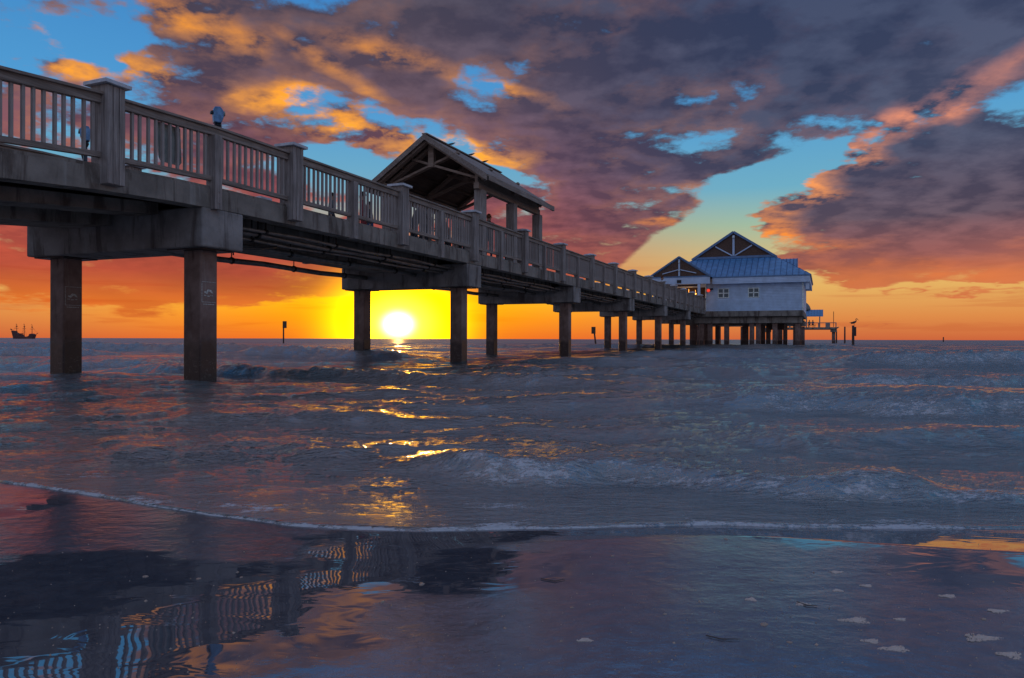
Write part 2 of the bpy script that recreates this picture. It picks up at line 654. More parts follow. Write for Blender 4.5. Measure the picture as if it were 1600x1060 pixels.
# ------------------------------------------------------------------ numpy noise
def vnoise(x, y, seed=0):
    xi, yi = np.floor(x).astype(np.int64), np.floor(y).astype(np.int64)
    xf, yf = x - xi, y - yi
    def h(a, b):
        n = (a * 374761393 + b * 668265263 + seed * 1442695041) & 0x7fffffff
        n = ((n ^ (n >> 13)) * 1274126177) & 0x7fffffff
        return ((n ^ (n >> 16)) & 0xffff) / 65535.0
    u, v = xf * xf * (3 - 2 * xf), yf * yf * (3 - 2 * yf)
    return (h(xi, yi) * (1 - u) + h(xi + 1, yi) * u) * (1 - v) + (h(xi, yi + 1) * (1 - u) + h(xi + 1, yi + 1) * u) * v


def fbm(x, y, o=4, seed=0, g=.5):
    a, s, t = 1.0, 0.0, 0.0
    for i in range(o):
        s = s + a * vnoise(x * 2 ** i + 17.3 * i, y * 2 ** i - 9.1 * i, seed + i)
        t += a
        a *= g
    return s / t


def sstep(a, b, x):
    t = np.clip((x - a) / (b - a), 0, 1)
    return t * t * (3 - 2 * t)


# shoreline (world x -> y), foam edge of the last swash
SHX = np.array([-60, -12, -6, -3.35, -3.0, -2.08, -1.46, -1.04, -.43, 0, .45, .95, 1.5, 2.36, 4, 9, 60])
SHY = np.array([12, 8.0, 5.6, 4.60, 4.35, 3.92, 3.52, 3.36, 3.28, 3.33, 3.38, 3.42, 3.36, 3.34, 3.4, 3.2, 3.0])


def shore(x):
    return np.interp(x, SHX, SHY) + (fbm(x * 1.4 + 40, x * 0 + 3, 3, 5) - .5) * .10


SEA = .04


def sand_z(x, y):
    t = y - shore(x)
    z = np.where(t < 0, SEA - .006 - .008 * np.maximum(t, -30), SEA - .006 - .03 * t)
    z = np.maximum(z, -1.2)
    face = sstep(-.5, .4, x)                            # steeper beach face under the last swash
    wd = .30 + .35 * sstep(1.0, 2.2, x)
    z = z + face * (wd * .104) * np.clip(-t / wd, 0, 1)
    return z + (fbm(x * .9, y * 1.6, 3, 11) - .5) * .010 * sstep(.3, -.3, t)


def grid_obj(name, X, Y, Z, mat, attrs={}):
    r, c = X.shape
    co = np.stack([X, Y, Z], -1).reshape(-1, 3).astype(np.float32)
    i = np.arange(r * c).reshape(r, c)
    q = np.stack([i[:-1, :-1], i[:-1, 1:], i[1:, 1:], i[1:, :-1]], -1).reshape(-1)
    me = bpy.data.meshes.new(name)
    me.vertices.add(r * c)
    me.vertices.foreach_set('co', co.ravel())
    nf = (r - 1) * (c - 1)
    me.loops.add(nf * 4)
    me.loops.foreach_set('vertex_index', q.astype(np.int32))
    me.polygons.add(nf)
    me.polygons.foreach_set('loop_start', np.arange(0, nf * 4, 4, dtype=np.int32))
    me.polygons.foreach_set('use_smooth', np.ones(nf, dtype=bool))
    me.update()
    for k, v in attrs.items():
        a = me.attributes.new(k, 'FLOAT', 'POINT')
        a.data.foreach_set('value', v.astype(np.float32).ravel())
    o = bpy.data.objects.new(name, me)
    COL.objects.link(o)
    me.materials.append(MATS[mat])
    return o


# ------------------------------------------------------------------ sand
def ground(x, y, z=.045):
    """photo pixel on the beach -> world"""
    Y = (EYE - z) * F / (y - 530)
    return ((x - 800) / F * Y, Y)


m, nt, p = newmat('wet_sand')
v = objc(nt)
FILM = [  # (px, py, half width px, half height px, weight)  pools and films of water
    (90, 905, 260, 50, .9), (230, 980, 330, 75, 1.0), (40, 1040, 300, 60, .9), (430, 925, 170, 40, .8), (620, 872, 260, 34, 1.1), (800, 888, 140, 26, .7),
    (1050, 829, 420, 12, 1.1), (1450, 850, 260, 20, 1.0), (1560, 905, 220, 40, .8), (700, 915, 260, 24, .8), (20, 795, 60, 18, 1.0), (640, 838, 260, 12, .8),
]
DRY = [(230, 815, 260, 36, .9), (420, 862, 110, 22, .8), (1050, 862, 240, 18, .9), (470, 898, 90, 12, .5)]
wv = vadd(nt, v, vmul(nt, vadd(nt, noise(nt, v, 2.2, 4, .55, color=True), (-.5, -.5, -.5)), (.9, .35, 0)))


def ground_blobs(nt, vec, lst):
    acc = None
    for (x, y, rx, ry, w) in lst:
        gx, gy = ground(x, y)
        ax = abs(ground(x + rx, y)[0] - gx)
        ay = abs(ground(x, y - ry)[1] - ground(x, y + ry)[1]) / 2
        b = blob(nt, vec, gx, gy, ax * 1.3, ay * 1.3, 0)
        acc = b * w if acc is None else b.mad(w, acc)
    return acc


film = (ground_blobs(nt, wv, FILM) - ground_blobs(nt, wv, DRY) + (noise(nt, vmul(nt, v, (1, 2, 1)), 3.0, 6, .6) - .5) * .9).rng(.02, .46)
grain = noise(nt, v, 420, 3, .7)
mid = noise(nt, v, 16, 6, .6)
speck = noise(nt, v, 60, 3, .6).rng(.66, .74)
c = mixc(nt, grain.rng(.3, .7), (.075, .082, .105), (.165, .165, .19))
c = mixc(nt, mid.rng(.35, .7) * .5, c, (.045, .042, .058, 1))
c = mixc(nt, speck * .5, c, (.22, .19, .17, 1))
c = mixc(nt, film * .45, c, (.025, .034, .048, 1))
setin(p, 'Base Color', c)
setin(p, 'Roughness', film.rng(0, 1, .125, .02) + (mid - .5) * .05 * (1 - film))
p.inputs['IOR'].default_value = 2.9
rip = noise(nt, vmul(nt, v, (3.2, 5, 1)), 1.6, 2, .5, .8)
hb = bump(nt, rip, .35, .0024)
undul = noise(nt, vmul(nt, v, (1.5, 3.5, 1)), 2.6, 4, .6)
hb2 = bump(nt, grain * .10 + mid * 2.2, .22, .005, bump(nt, undul, .5, .005, hb))
mx = nt.nodes.new('ShaderNodeMix')
mx.data_type = 'VECTOR'
nt.links.new(film.o, mx.inputs[0])
nt.links.new(hb2.o, mx.inputs[4])
nt.links.new(hb.o, mx.inputs[5])
nt.links.new(mx.outputs[1], p.inputs['Normal'])

gx = np.concatenate([-np.geomspace(70, 3.2, 60), np.linspace(-3.1, 3.1, 320), np.geomspace(3.2, 70, 60)])
gy = np.concatenate([-np.geomspace(60, .3, 40), np.linspace(-.2, 5.0, 330), np.geomspace(5.1, 60, 60)])
GX, GY = np.meshgrid(gx, gy)
sand = grid_obj('beach_sand', GX, GY, sand_z(GX, GY), 'wet_sand')
tag(sand, kind='structure')

# ------------------------------------------------------------------ sea
m, nt, p = newmat('sea_water')
v = objc(nt)
at = nt.nodes.new('ShaderNodeAttribute')
at.attribute_name = 'foam'
fo = S(nt, at.outputs['Fac'])
n1 = noise(nt, vmul(nt, v, (1.0, 2.6, 1)), 1.1, 5, .6, .3)
n2 = noise(nt, vmul(nt, v, (.9, 2.6, 1)), 5.0, 5, .62, .5)
n3 = noise(nt, vmul(nt, v, (1.0, 2.4, 1)), 15, 4, .62, .4)
nfar = noise(nt, vmul(nt, v, (1.0, 2.0, 1)), .22, 4, .6, .3)
b0 = bump(nt, nfar, 1.0, .22)
b1 = bump(nt, n1, 1.0, .035, b0)
b2 = bump(nt, n2, 1.0, .036, b1)
b3 = bump(nt, n3, 1.0, .024, b2)
setin(p, 'Normal', b3)
lace0 = voronoi(nt, vadd(nt, vmul(nt, v, (1, 1.7, 1)), vmul(nt, noise(nt, v, 3, 4, .6, color=True), (.5, .5, 0))), 9, 'DISTANCE_TO_EDGE').rng(.16, .02)
fine = noise(nt, vmul(nt, v, (1, 2.4, 1)), 26, 6, .75)
lace = (lace0 * .35 + noise(nt, vmul(nt, v, (1, 1.8, 1)), 7, 5, .65).rng(.42, .6) * .75).clamp()
foam = (fo * 1.35 - (1 - lace) * .45 - (fine.rng(.35, .65)) * .45).rng(.02, .45)
c = mixc(nt, n1.rng(.35, .65), (.028, .040, .042), (.055, .064, .060))
c = mixc(nt, foam, c, (.44, .46, .50, 1))
setin(p, 'Base Color', c)
_, wy_, _ = sep(nt, v)
rdist = wy_.rng(10, 160, .055, .40, False)          # waves too small to see with distance
setin(p, 'Roughness', (rdist + foam * .65).min(.8))
p.inputs['IOR'].default_value = 3.3

U = np.concatenate([np.linspace(-3.5, -.86, 60)[:-1], np.linspace(-.86, .86, 620), np.linspace(.86, 3.5, 60)[1:]])
# first row: intersection of every ray x = u*y with the shoreline
Y0 = np.full(U.shape, 3.3)
for _ in range(60):
    Y0 = Y0 * .6 + .4 * np.clip(shore(U * Y0), 2.2, 20)
g = np.concatenate([[0, .004, .008, .013, .02, .028, .037], 1.6 * (np.exp(np.linspace(.03, 1, 640) * 4.4) - 1), np.geomspace(131, 30000, 130)])
YY = Y0[None, :] + g[:, None]
XX = U[None, :] * YY
T = YY - Y0[None, :]
sp = np.gradient(g)[:, None] + 0 * XX
spx = 1.72 / 620 * YY
ZZ = np.zeros_like(XX)
rs = np.random.RandomState(3)
RIP = .0135
wx = (fbm(XX * .25, YY * .25, 3, 21) - .5) * 3.0
wy = (fbm(XX * .22 + 9, YY * .3, 3, 22) - .5) * 2.6
for i in range(30):
    L = .5 * (26 ** (i / 29.0)) * rs.uniform(.85, 1.15)
    th = rs.normal(0, .26)
    kx, ky = math.sin(th) * 2 * PI / L, math.cos(th) * 2 * PI / L
    amp = L * (.0034 if L > 1.5 else .0040) * sstep(0, L * 1.6, T)
    att = sstep(.20, .08, sp / L) * sstep(.35, .15, spx / L)
    ph = kx * (XX + wx * .35) + ky * (YY + wy * .5) + rs.uniform(0, 6.28)
    env = .35 + 1.3 * vnoise(XX / (L * 3.0) + i * 7, YY / (L * 1.8) - i * 3, 40 + i)
    ZZ += amp * env * att * (np.sin(ph) + .35 * (1 - np.abs(np.cos(ph / 2))))
# short crested ripples with sharp crests, one layer per size
for i, L in enumerate((.075, .11, .16, .23, .34, .5, .74, 1.1, 1.6, 2.4, 3.6, 5.4, 8.0)):
    for j in range(2):
        an = (-.28, .31)[j] + rs.uniform(-.08, .08)
        ca, sa = math.cos(an), math.sin(an)
        qx = (XX + wx * .12 * min(L, 1)) * ca - (YY + wy * .2 * min(L, 1)) * sa
        qy = (XX + wx * .12 * min(L, 1)) * sa + (YY + wy * .2 * min(L, 1)) * ca
        w = fbm(qx / L * .5 + 31, qy / L * .5, 2, 200 + i)
        n_ = vnoise(qx / (L * 1.15) + 2 * w, qy / (L * .55) + 2.4 * w + 3.7 * i, 220 + 5 * i + j)
        r_ = 1 - np.abs(2 * n_ - 1)
        patch = .45 + 1.1 * vnoise(XX / (L * 9) + i, YY / (L * 7) + j, 300 + i)
        att = sstep(.42, .2, sp / L) * sstep(.5, .25, spx / L)
        ZZ += RIP * L * (.6 if L > 1.3 else 1.0) * patch * att * (r_ * r_ - .35) * sstep(0, L * 1.5, T)
grow = sstep(0.0, 1.6, T) * .85 + .15 * sstep(.02, .4, T)
ZZ *= grow
foamA = np.zeros_like(XX)
# breakers: (y at x=xa, y at x=xb, xa, xb, amp, front width, back width, foam)
BRK = [
    (17.5, 11.4, -10, 2.4, .20, .45, 1.6, .3), (4.75, 4.1, -.75, 2.6, .10, .17, .5, .8), (5.5, 5.2, -3.4, -.3, .035, .22, .6, .1),
    (9.3, 7.0, 2.0, 9.5, .17, .36, 1.3, .75), (21, 20, 9, 22, .32, .6, 2.2, .8), (25, 24, -9.5, -3.2, .26, .6, 1.8, .35),
    (42, 40, -32, -12, .42, 1.2, 4, .35), (13.4, 12.4, 5.2, 13, .15, .4, 1.2, .75), (3.98, 3.8, 1.5, 4.2, .03, .09, .3, .3),
    (33, 31, 3, 22, .25, 1.0, 3, .3), (6.1, 5.7, 1.6, 5.5, .07, .25, .7, .25), (18, 17.2, -2, 7, .16, .6, 1.6, .15), (60, 58, -10, 30, .4, 1.6, 5, .3),
    (7.6, 7.0, -5.2, -.5, .04, .3, .9, .1), (27, 26, -26, -13, .3, .8, 2.4, .45), (21, 20.5, -16, -9.5, .16, .5, 1.5, .4),
]
for k, (ya, yb, xa, xb, a, wf, wb, ff) in enumerate(BRK):
    t = (XX - xa) / (xb - xa)
    yc = ya + (yb - ya) * np.clip(t, -.2, 1.2) + (fbm(XX * .7 / max(a * 6, .3) + k * 5, XX * 0 + k, 3, 60 + k) - .5) * wf * 3.2
    e = sstep(-.04, .16, t) * sstep(1.04, .80, t) * (.66 + .55 * fbm(XX * 1.1 / max(a * 6, .4), XX * 0 + 3 * k, 3, 80 + k))
    dd = YY - yc
    prof = np.where(dd < 0, np.exp(-(np.abs(dd) / wf) ** 2.2), np.exp(-(dd / wb) ** 1.7))
    trough = np.exp(-((dd + 2.2 * wf) / (1.4 * wf)) ** 2)
    rag = 1 + .5 * (fbm(XX * 5, YY * 5, 4, 90 + k) - .5)
    ZZ += a * e * (prof * rag - .18 * trough)
    fr = np.exp(-((dd + .8 * wf) / (1.25 * wf)) ** 2)
    foamA = np.maximum(foamA, .52 * ff * e * fr * (.5 + .9 * fbm(XX * 1.8, YY * 2.5, 4, 120 + k)))
    if ff > .5:
        wash = sstep(-9 * wf, -1.5 * wf, dd) * sstep(.3 * wf, -.8 * wf, dd)
        foamA = np.maximum(foamA, .36 * ff * e * wash * sstep(.40, .72, fbm(XX * 1.3, YY * 2.2, 4, 140 + k)))
ew = .012 + .11 * fbm(XX * 2.2 + 5, XX * 0, 4, 77) ** 2
foamA = np.maximum(foamA, sstep(ew, ew * .15, T) * (.22 + .75 * fbm(XX * 7, YY * 9, 4, 7)))
foamA = np.maximum(foamA, .55 * sstep(1.5, .0, T) * sstep(.56, .75, fbm(XX * 1.6, YY * 6, 4, 9)))
lip = .014 * (1 - np.exp(-T / .016)) - .007
ZZ += SEA + lip
ZZ = np.where(T < .5, np.maximum(ZZ, SEA - .004 + lip * .9), ZZ)
sea = grid_obj('sea', XX, YY, ZZ, 'sea_water', {'foam': foamA})
tag(sea, kind='structure')

# ------------------------------------------------------------------ the pier
pier = empty('pier', (BX, BY, 0), RZ)
tag(pier, 'long raised pier on square concrete piles with grey wooden railing', 'pier')
Z_RAIL1, Z_RAIL0 = 4.59, 4.43
Z_BOT1, Z_BOT0 = 3.71, 3.63
Z_CURB, Z_FASC = 3.55, 3.16
Z_DECK = 3.50
BAY = 4.104
S0 = 7.75
KS = list(range(-3, 15))
S_END = 68.3


def post_big(s, o, side=1):
    dz0 = dz_(s)
    y0, y1 = (-.13, .19) if side > 0 else (-.19, .13)
    a = MB().box(s - .15, s + .15, o + y0, o + y1, 3.24 + dz0, 4.70 + dz0)
    for yy in ((o + y0 - .022, o + y0 + .001),):
        a.box(s - .15, s - .055, *yy, 3.245 + dz0, 4.69 + dz0)
        a.box(s - .045, s + .045, *yy, 3.245 + dz0, 4.69 + dz0)
        a.box(s + .055, s + .15, *yy, 3.245 + dz0, 4.69 + dz0)
    pb = a.build('rail_post', 'post_wood', pier, .006)
    cy = o + (y0 + y1) / 2
    cp = MB().box(s - .22, s + .22, cy - .24, cy + .24, 4.70 + dz0, 4.755 + dz0)
    b = len(cp.v)
    z = 4.7551 + dz0
    cp.v += [(s - .21, cy - .23, z), (s + .21, cy - .23, z), (s + .21, cy + .23, z), (s - .21, cy + .23, z), (s, cy, z + .055)]
    cp.f += [(b, b + 1, b + 4), (b + 1, b + 2, b + 4), (b + 2, b + 3, b + 4), (b + 3, b, b + 4), (b + 3, b + 2, b + 1, b)]
    cp.build('post_cap', 'cap_paint', pb, .004)
    return pb


bal_mesh = MB().box(-.021, .021, -.021, .021, 3.66, 4.44).mesh('baluster')
bal_mesh.materials.append(MATS['post_wood'])
far_b = MB()
nb = 0
for k in KS:
    s0 = S0 + k * BAY
    sm_, s1 = s0 + BAY / 2, min(s0 + BAY, S_END)
    for o, side in ((0, 1), (4.54, -1)):
        post_big(s0, o, side)
        if sm_ < S_END - .3:
            yq = (o - .10, o + .10)
            a = MB().box(sm_ - .085, sm_ + .085, yq[0], yq[1], 3.14 + dz_(sm_), 4.425 + dz_(sm_))
            a.tube([(sm_ + .02, yq[0] - .012, 3.25 + dz_(sm_)), (sm_ + .02, yq[0] + .01, 3.25 + dz_(sm_))], .018, 6)
            a.tube([(sm_ + .02, yq[0] - .012, 3.45 + dz_(sm_)), (sm_ + .02, yq[0] + .01, 3.45 + dz_(sm_))], .018, 6)
            a.build('slim_post', 'post_wood', pier, .004)
        for (a0, a1, first) in ((s0, sm_, True), (sm_, s1, False)):
            if a1 - a0 < .5:
                continue
            da, db = dz_(a0), dz_(a1)
            e0 = a0 + (.15 if first else 0)
            e1 = a1 - (0 if first else .15)
            oc = o + (.02 if side > 0 else -.02)
            hr = MB()
            hr.prism(e0, e1, oc - .05, oc + .05, Z_RAIL0 + da, Z_RAIL1 - .042 + da, Z_RAIL0 + db, Z_RAIL1 - .042 + db)
            hr.prism(e0, e1, oc - .095, oc + .095, Z_RAIL1 - .042 + da, Z_RAIL1 + da, Z_RAIL1 - .042 + db, Z_RAIL1 + db)
            h = hr.build('handrail', 'rail_wood', pier, .006)
            MB().prism(e0 + .0 + (.0 if first else .086), e1 - (.086 if first else 0), oc - .045, oc + .045, Z_BOT0 + da, Z_BOT1 + da, Z_BOT0 + db, Z_BOT1 + db).build('bottom_rail', 'rail_wood', h, .005)
            i0, i1 = e0 + (.0 if first else .085), e1 - (.085 if first else 0)
            for q in range(12):
                sq = i0 + (i1 - i0) * (q + .75) / 12.5 + random.uniform(-.007, .007)
                if side > 0 and k >= -1 and nb < 288:
                    bb = inst(bal_mesh, 'baluster', h, (sq, oc, dz_(sq)))
                    bb.rotation_euler = (random.uniform(-.002, .002), random.uniform(-.001, .001), random.uniform(-.05, .05))
                    nb += 1
                else:
                    far_b.box(sq - .021, sq + .021, oc - .021, oc + .021, 3.66 + dz_(sq), 4.44 + dz_(sq))
fb_ = far_b.build('far_balusters', 'post_wood', pier)
fb_['kind'] = 'stuff'

# deck: edge beams (one per bay) and slab
edges_ = [S0 + k * BAY + 1.2 for k in range(-4, 15)] + [S_END]
for a0, a1 in zip(edges_[:-1], edges_[1:]):
    n_ = 3 if a0 < 12 else 1
    for o0, o1 in ((0.0, .30), (4.24, 4.54)):
        e = MB()
        for i in range(n_):
            p0, p1 = a0 + (a1 - a0 - .012) * i / n_, a0 + (a1 - a0 - .012) * (i + 1) / n_
            e.prism(p0, p1, o0, o1, Z_FASC + dz_(p0), Z_CURB - .05 + dz_(p0), Z_FASC + dz_(p1), Z_CURB - .05 + dz_(p1))
            sh = .025 if o0 == 0 else -.025
            e.prism(p0, p1, o0 + sh * 1.0, o1 + sh * 1.0, Z_CURB - .05 + dz_(p0), Z_CURB + dz_(p0), Z_CURB - .05 + dz_(p1), Z_CURB + dz_(p1))
        e.build('edge_beam', 'pier_concrete', pier, .006)
    e = MB()
    for i in range(n_):
        p0, p1 = a0 + (a1 - a0 - .006) * i / n_, a0 + (a1 - a0 - .006) * (i + 1) / n_
        e.prism(p0, p1, .302, 4.238, 3.30 + dz_(p0), Z_DECK + dz_(p0), 3.30 + dz_(p1), Z_DECK + dz_(p1))
    e.build('deck_slab', 'under_concrete', pier)

# bents: cap + two piles
CAPS_Y = [12.6, 22.0, 31.4, 40.6, 49.4, 58.2]
capS = [s_of_Y(y) for y in CAPS_Y]
pile_me = MB().box(-.2, .2, -.2, .2, -1.6, 2.475)
pile0 = None
for ci, cs_ in enumerate([-6.0 + .3, *capS]):
    dzc = dz_(cs_ + .48) if ci == 0 else 0
    cb = MB().box(cs_, cs_ + .965, 0.0, 4.54, 2.47 + dzc, 3.157 + dzc)
    cap_ = cb.build('pile_cap', 'cap_concrete', pier, .03)
    for o in (.54, 4.07):
        if pile0 is None:
            pl0 = pile_me.build('pile', 'pile_concrete', pier, .025)
            pile0 = pl0
            q = pl0
        else:
            q = pile0.copy()
            COL.objects.link(q)
        q.location = (cs_ + .485, o, dzc)
    # steel bearing plate under the cap, over each pile
        MB().box(cs_ + .485 - .36, cs_ + .485 + .36, o - .42, o + .42, 2.447 + dzc, 2.4695 + dzc).build('bearing_plate', 'dark_iron', cap_)

# longitudinal girders and utility pipes under the slab, span by span
spans = [(-5.7 + .965, capS[0])] + [(a + .965, b) for a, b in zip(capS[:-1], capS[1:])] + [(capS[-1] + .965, S_END)]
for si, (a, b) in enumerate(spans):
    da, db = dz_(a), dz_(b)
    for (o0, o1, dep, mt) in ((1.02, 1.62, .21, 'pier_concrete'), (2.2, 3.3, .34, 'pier_concrete')):
        bb = b + (.0 if si else (-.0))
        MB().prism(a, bb - .003, o0, o1, 3.297 - dep + da, 3.297 + da, 3.297 - dep + db, 3.297 + db).build('girder', mt, pier, .01)
    if si >= 1:
        for (o, z, r) in ((.50, 3.02, .035), (.70, 2.96, .05), (.86, 2.88, .03), (1.80, 2.88, .06), (3.6, 2.8, .07)):
            L_ = b - a
            pts = [(a + L_ * i / 8, o, z + .02 * math.sin(i * 1.7 + o * 9)) for i in range(9)]
            pp = MB().tube(pts, r, 8).build('utility_pipe', 'pipe_metal', pier, 0, True)
            for i in range(1, 8, 2):
                hg = MB()
                x_ = a + L_ * i / 8
                hg.bar((x_, o, 3.299 if o > .3 else 3.2), (x_, o, z - r - .02), .02, .02, (1, 0, 0))
                hg.tube([(x_ - .03, o, z + .0), (x_ + .03, o, z + .0)], r + .02, 8)
                hg.build('pipe_hanger', 'dark_iron', pp)
    if si == 1:
        mb = MB().tube([(a + .1, .62, 2.62), (a + .35, .62, 2.60), (a + .5, .64, 2.64), (a + 1.1, .66, 2.68), (a + 1.7, .70, 2.80)], .026, 8)
        mb.tube([(a + .38, .6, 2.66), (a + .38, .6, 2.48)], .014, 6)
        mb.build('broken_pipe', 'dark_iron', pier, 0, True)


# chalky swimmer marks on the first pair of piles
def swim_mark(o, s, zc):
    mk = MB()
    y = o - .2015 - .004
    w, h = .17, .36
    mk.box(s - w, s + w, y, y + .004, zc + h / 2 - .008, zc + h / 2)
    mk.box(s - w, s - w + .008, y, y + .004, zc - h / 2, zc + h / 2 - .009)
    mk.box(s - w, s + w * .9, y, y + .004, zc - h / 2 - .009, zc - h / 2 - .001)
    mk.box(s - w * .8, s + w * .7, y, y + .004, zc - h / 2 - .05, zc - h / 2 - .038)
    t0 = [(-.09, -.02), (-.02, .05), (.05, .03), (.1, -.03), (.05, -.015), (.0, .012), (-.05, -.04)]
    mk.poly([(s + a, zc + b) for a, b in t0], y, y + .004)
    mk.poly([(s - .09 + .022 * math.cos(i * 1.05), zc - .01 + .022 * math.sin(i * 1.05)) for i in range(6)], y - .0005, y + .0035)
    for j in range(3):
        mk.box(s - .12 + .075 * j, s - .065 + .075 * j, y - .0002, y + .0038, zc - .075 - .01 * (j % 2), zc - .06 - .01 * (j % 2))
    return mk


for o, zc in ((.54, 1.72), (4.07, 1.72)):
    q = swim_mark(o, capS[0] + .485, zc).build('swimmer_mark', 'mark_paint', pier)

# ------------------------------------------------------------------ pavilion on the pier
pav = empty('pavilion', PW(0, 0), RZ)
tag(pav, 'open timber shelter with gable roof standing on the pier deck', 'shelter')
pS0 = s_of_px(761, -.36)
pS1 = s_of_px(863, -.36)
H_EAVE = 5.0 + EYE
H_RIDGE = 6.47 + EYE
OE0, OR, OE1 = -.36, 1.83, 4.02
slope = (H_RIDGE - H_EAVE) / (OR - OE0)
for sgn, (oa, ob) in ((0, (OE0, OR)), (1, (OE1, OR))):
    r = MB()
    za, zb = H_EAVE, H_RIDGE
    n_b = 11
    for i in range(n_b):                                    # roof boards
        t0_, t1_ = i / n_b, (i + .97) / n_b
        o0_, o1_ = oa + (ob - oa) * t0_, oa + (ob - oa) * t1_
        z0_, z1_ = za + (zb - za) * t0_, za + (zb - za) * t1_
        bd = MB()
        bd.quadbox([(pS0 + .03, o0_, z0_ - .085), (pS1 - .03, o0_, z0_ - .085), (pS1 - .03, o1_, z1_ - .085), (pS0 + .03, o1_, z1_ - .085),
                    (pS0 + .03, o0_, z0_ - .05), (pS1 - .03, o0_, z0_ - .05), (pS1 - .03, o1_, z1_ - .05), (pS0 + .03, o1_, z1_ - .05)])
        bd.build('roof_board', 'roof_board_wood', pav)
    dirn = 1 if ob > oa else -1
    r.quadbox([(pS0, oa - .04 * dirn, za - .049), (pS1, oa - .04 * dirn, za - .049), (pS1, ob, zb - .047), (pS0, ob, zb - .047),
               (pS0, oa - .04 * dirn, za - .0), (pS1, oa - .04 * dirn, za - .0), (pS1, ob, zb), (pS0, ob, zb)])
    r.build('roof_covering', 'rail_wood', pav)
    # fascia along the eave and barge boards on both gables
    MB().box(pS0, pS1, oa - .075 * dirn if dirn > 0 else oa + .04, oa - .04 if dirn > 0 else oa + .075, za - .17, za + .005).build('eave_fascia', 'rail_wood', pav, .004)
    for ss in (pS0 - .032, pS1 + .002):
        bb = MB()
        bb.quadbox([(ss, oa, za - .17), (ss + .03, oa, za - .17), (ss + .03, ob, zb - .17), (ss, ob, zb - .17),
                    (ss, oa, za + .015), (ss + .03, oa, za + .015), (ss + .03, ob, zb + .015), (ss, ob, zb + .015)])
        bb.build('barge_board', 'rail_wood', pav)
ppx = [(750, .14), (799, .14), (839, .14)]
pst = [s_of_px(x, .14) for x, _ in ppx]
for i, s in enumerate(pst):
    for o in (.14, 3.52):
        MB().box(s - .15, s + .15, o - .15, o + .15, 3.503, 4.66 + .9).build('shelter_post', 'post_wood', pav, .008)
    zb = 5.56
    # scissor truss
    za = H_EAVE - .09
    for sg, (oa, ob) in enumerate(((.0, OR), (3.66, OR))):
        zr0 = H_EAVE + slope * abs(oa - (OE0 if sg == 0 else OE1)) - .20
        MB().bar((s + .06, oa, zr0), (s + .06, ob, H_RIDGE - .20), .09, .19, (1, 0, 0)).build('rafter', 'truss_wood', pav)
        far_o = OR + (OR - oa) * .52
        MB().bar((s - .03, oa, zr0 - .06), (s - .03, far_o, zr0 + (H_RIDGE - H_EAVE) * .60), .07, .17, (1, 0, 0)).build('scissor_chord', 'truss_wood', pav)
    MB().box(s - .16, s + .0, OR - .10, OR + .10, H_RIDGE - .95, H_RIDGE - .12).build('king_post', 'truss_wood', pav, .005)
# extra truss near the front gable
for ss in (pS0 + .18,):
    for sg, (oa, ob) in enumerate(((OE0 + .15, OR), (OE1 - .15, OR))):
        zr0 = H_EAVE + slope * .15 - .18
        MB().bar((ss, oa, zr0), (ss, ob, H_RIDGE - .18), .09, .18, (1, 0, 0)).build('rafter', 'truss_wood', pav)
for o in (.14, 3.52):
    MB().box(pS0 + .25, pS1 - .25, o - .09, o + .09, 5.562, 5.76).box(pS0 + .25, pS1 - .25, o - .05, o + .05, 5.761, 6.02).build('eave_beam', 'truss_wood', pav, .006)
for i in range(3):
    for sg in (0, 1):
        f_ = .25 + .25 * i
        oo = OE0 + (OR - OE0) * f_ if sg == 0 else OE1 + (OR - OE1) * f_
        zz = H_EAVE + (H_RIDGE - H_EAVE) * f_ - .13
        MB().box(pS0 + .05, pS1 - .05, oo - .03, oo + .03, zz - .05, zz + .03).build('purlin', 'roof_board_wood', pav)
MB().box(pS0 - .03, pS1 + .03, OR - .09, OR + .09, H_RIDGE + .001, H_RIDGE + .035).build('ridge_cap', 'rail_wood', pav)

# ------------------------------------------------------------------ house at the end of the pier
hs = empty('pier_house', PW(68.4, 0), RZ)
tag(hs, 'pale blue sided house with bright blue metal roof at the pier end', 'house')
E = EYE
W0, W1 = -8.2, 4.0              # o range of front wall
HC = -2.1
DEP = 12.5
zw0, zw1 = 2.58 + E, 5.0 + E
fl = MB().box(-.0, DEP, W0 - .02, W1, 2.06 + E, 2.56 + E).build('floor_beam', 'pier_concrete', hs, .02)
wins = [(-1.04, -2.02), (-3.64, -4.59)]
zwa, zwb = 3.73 + E, 4.6 + E
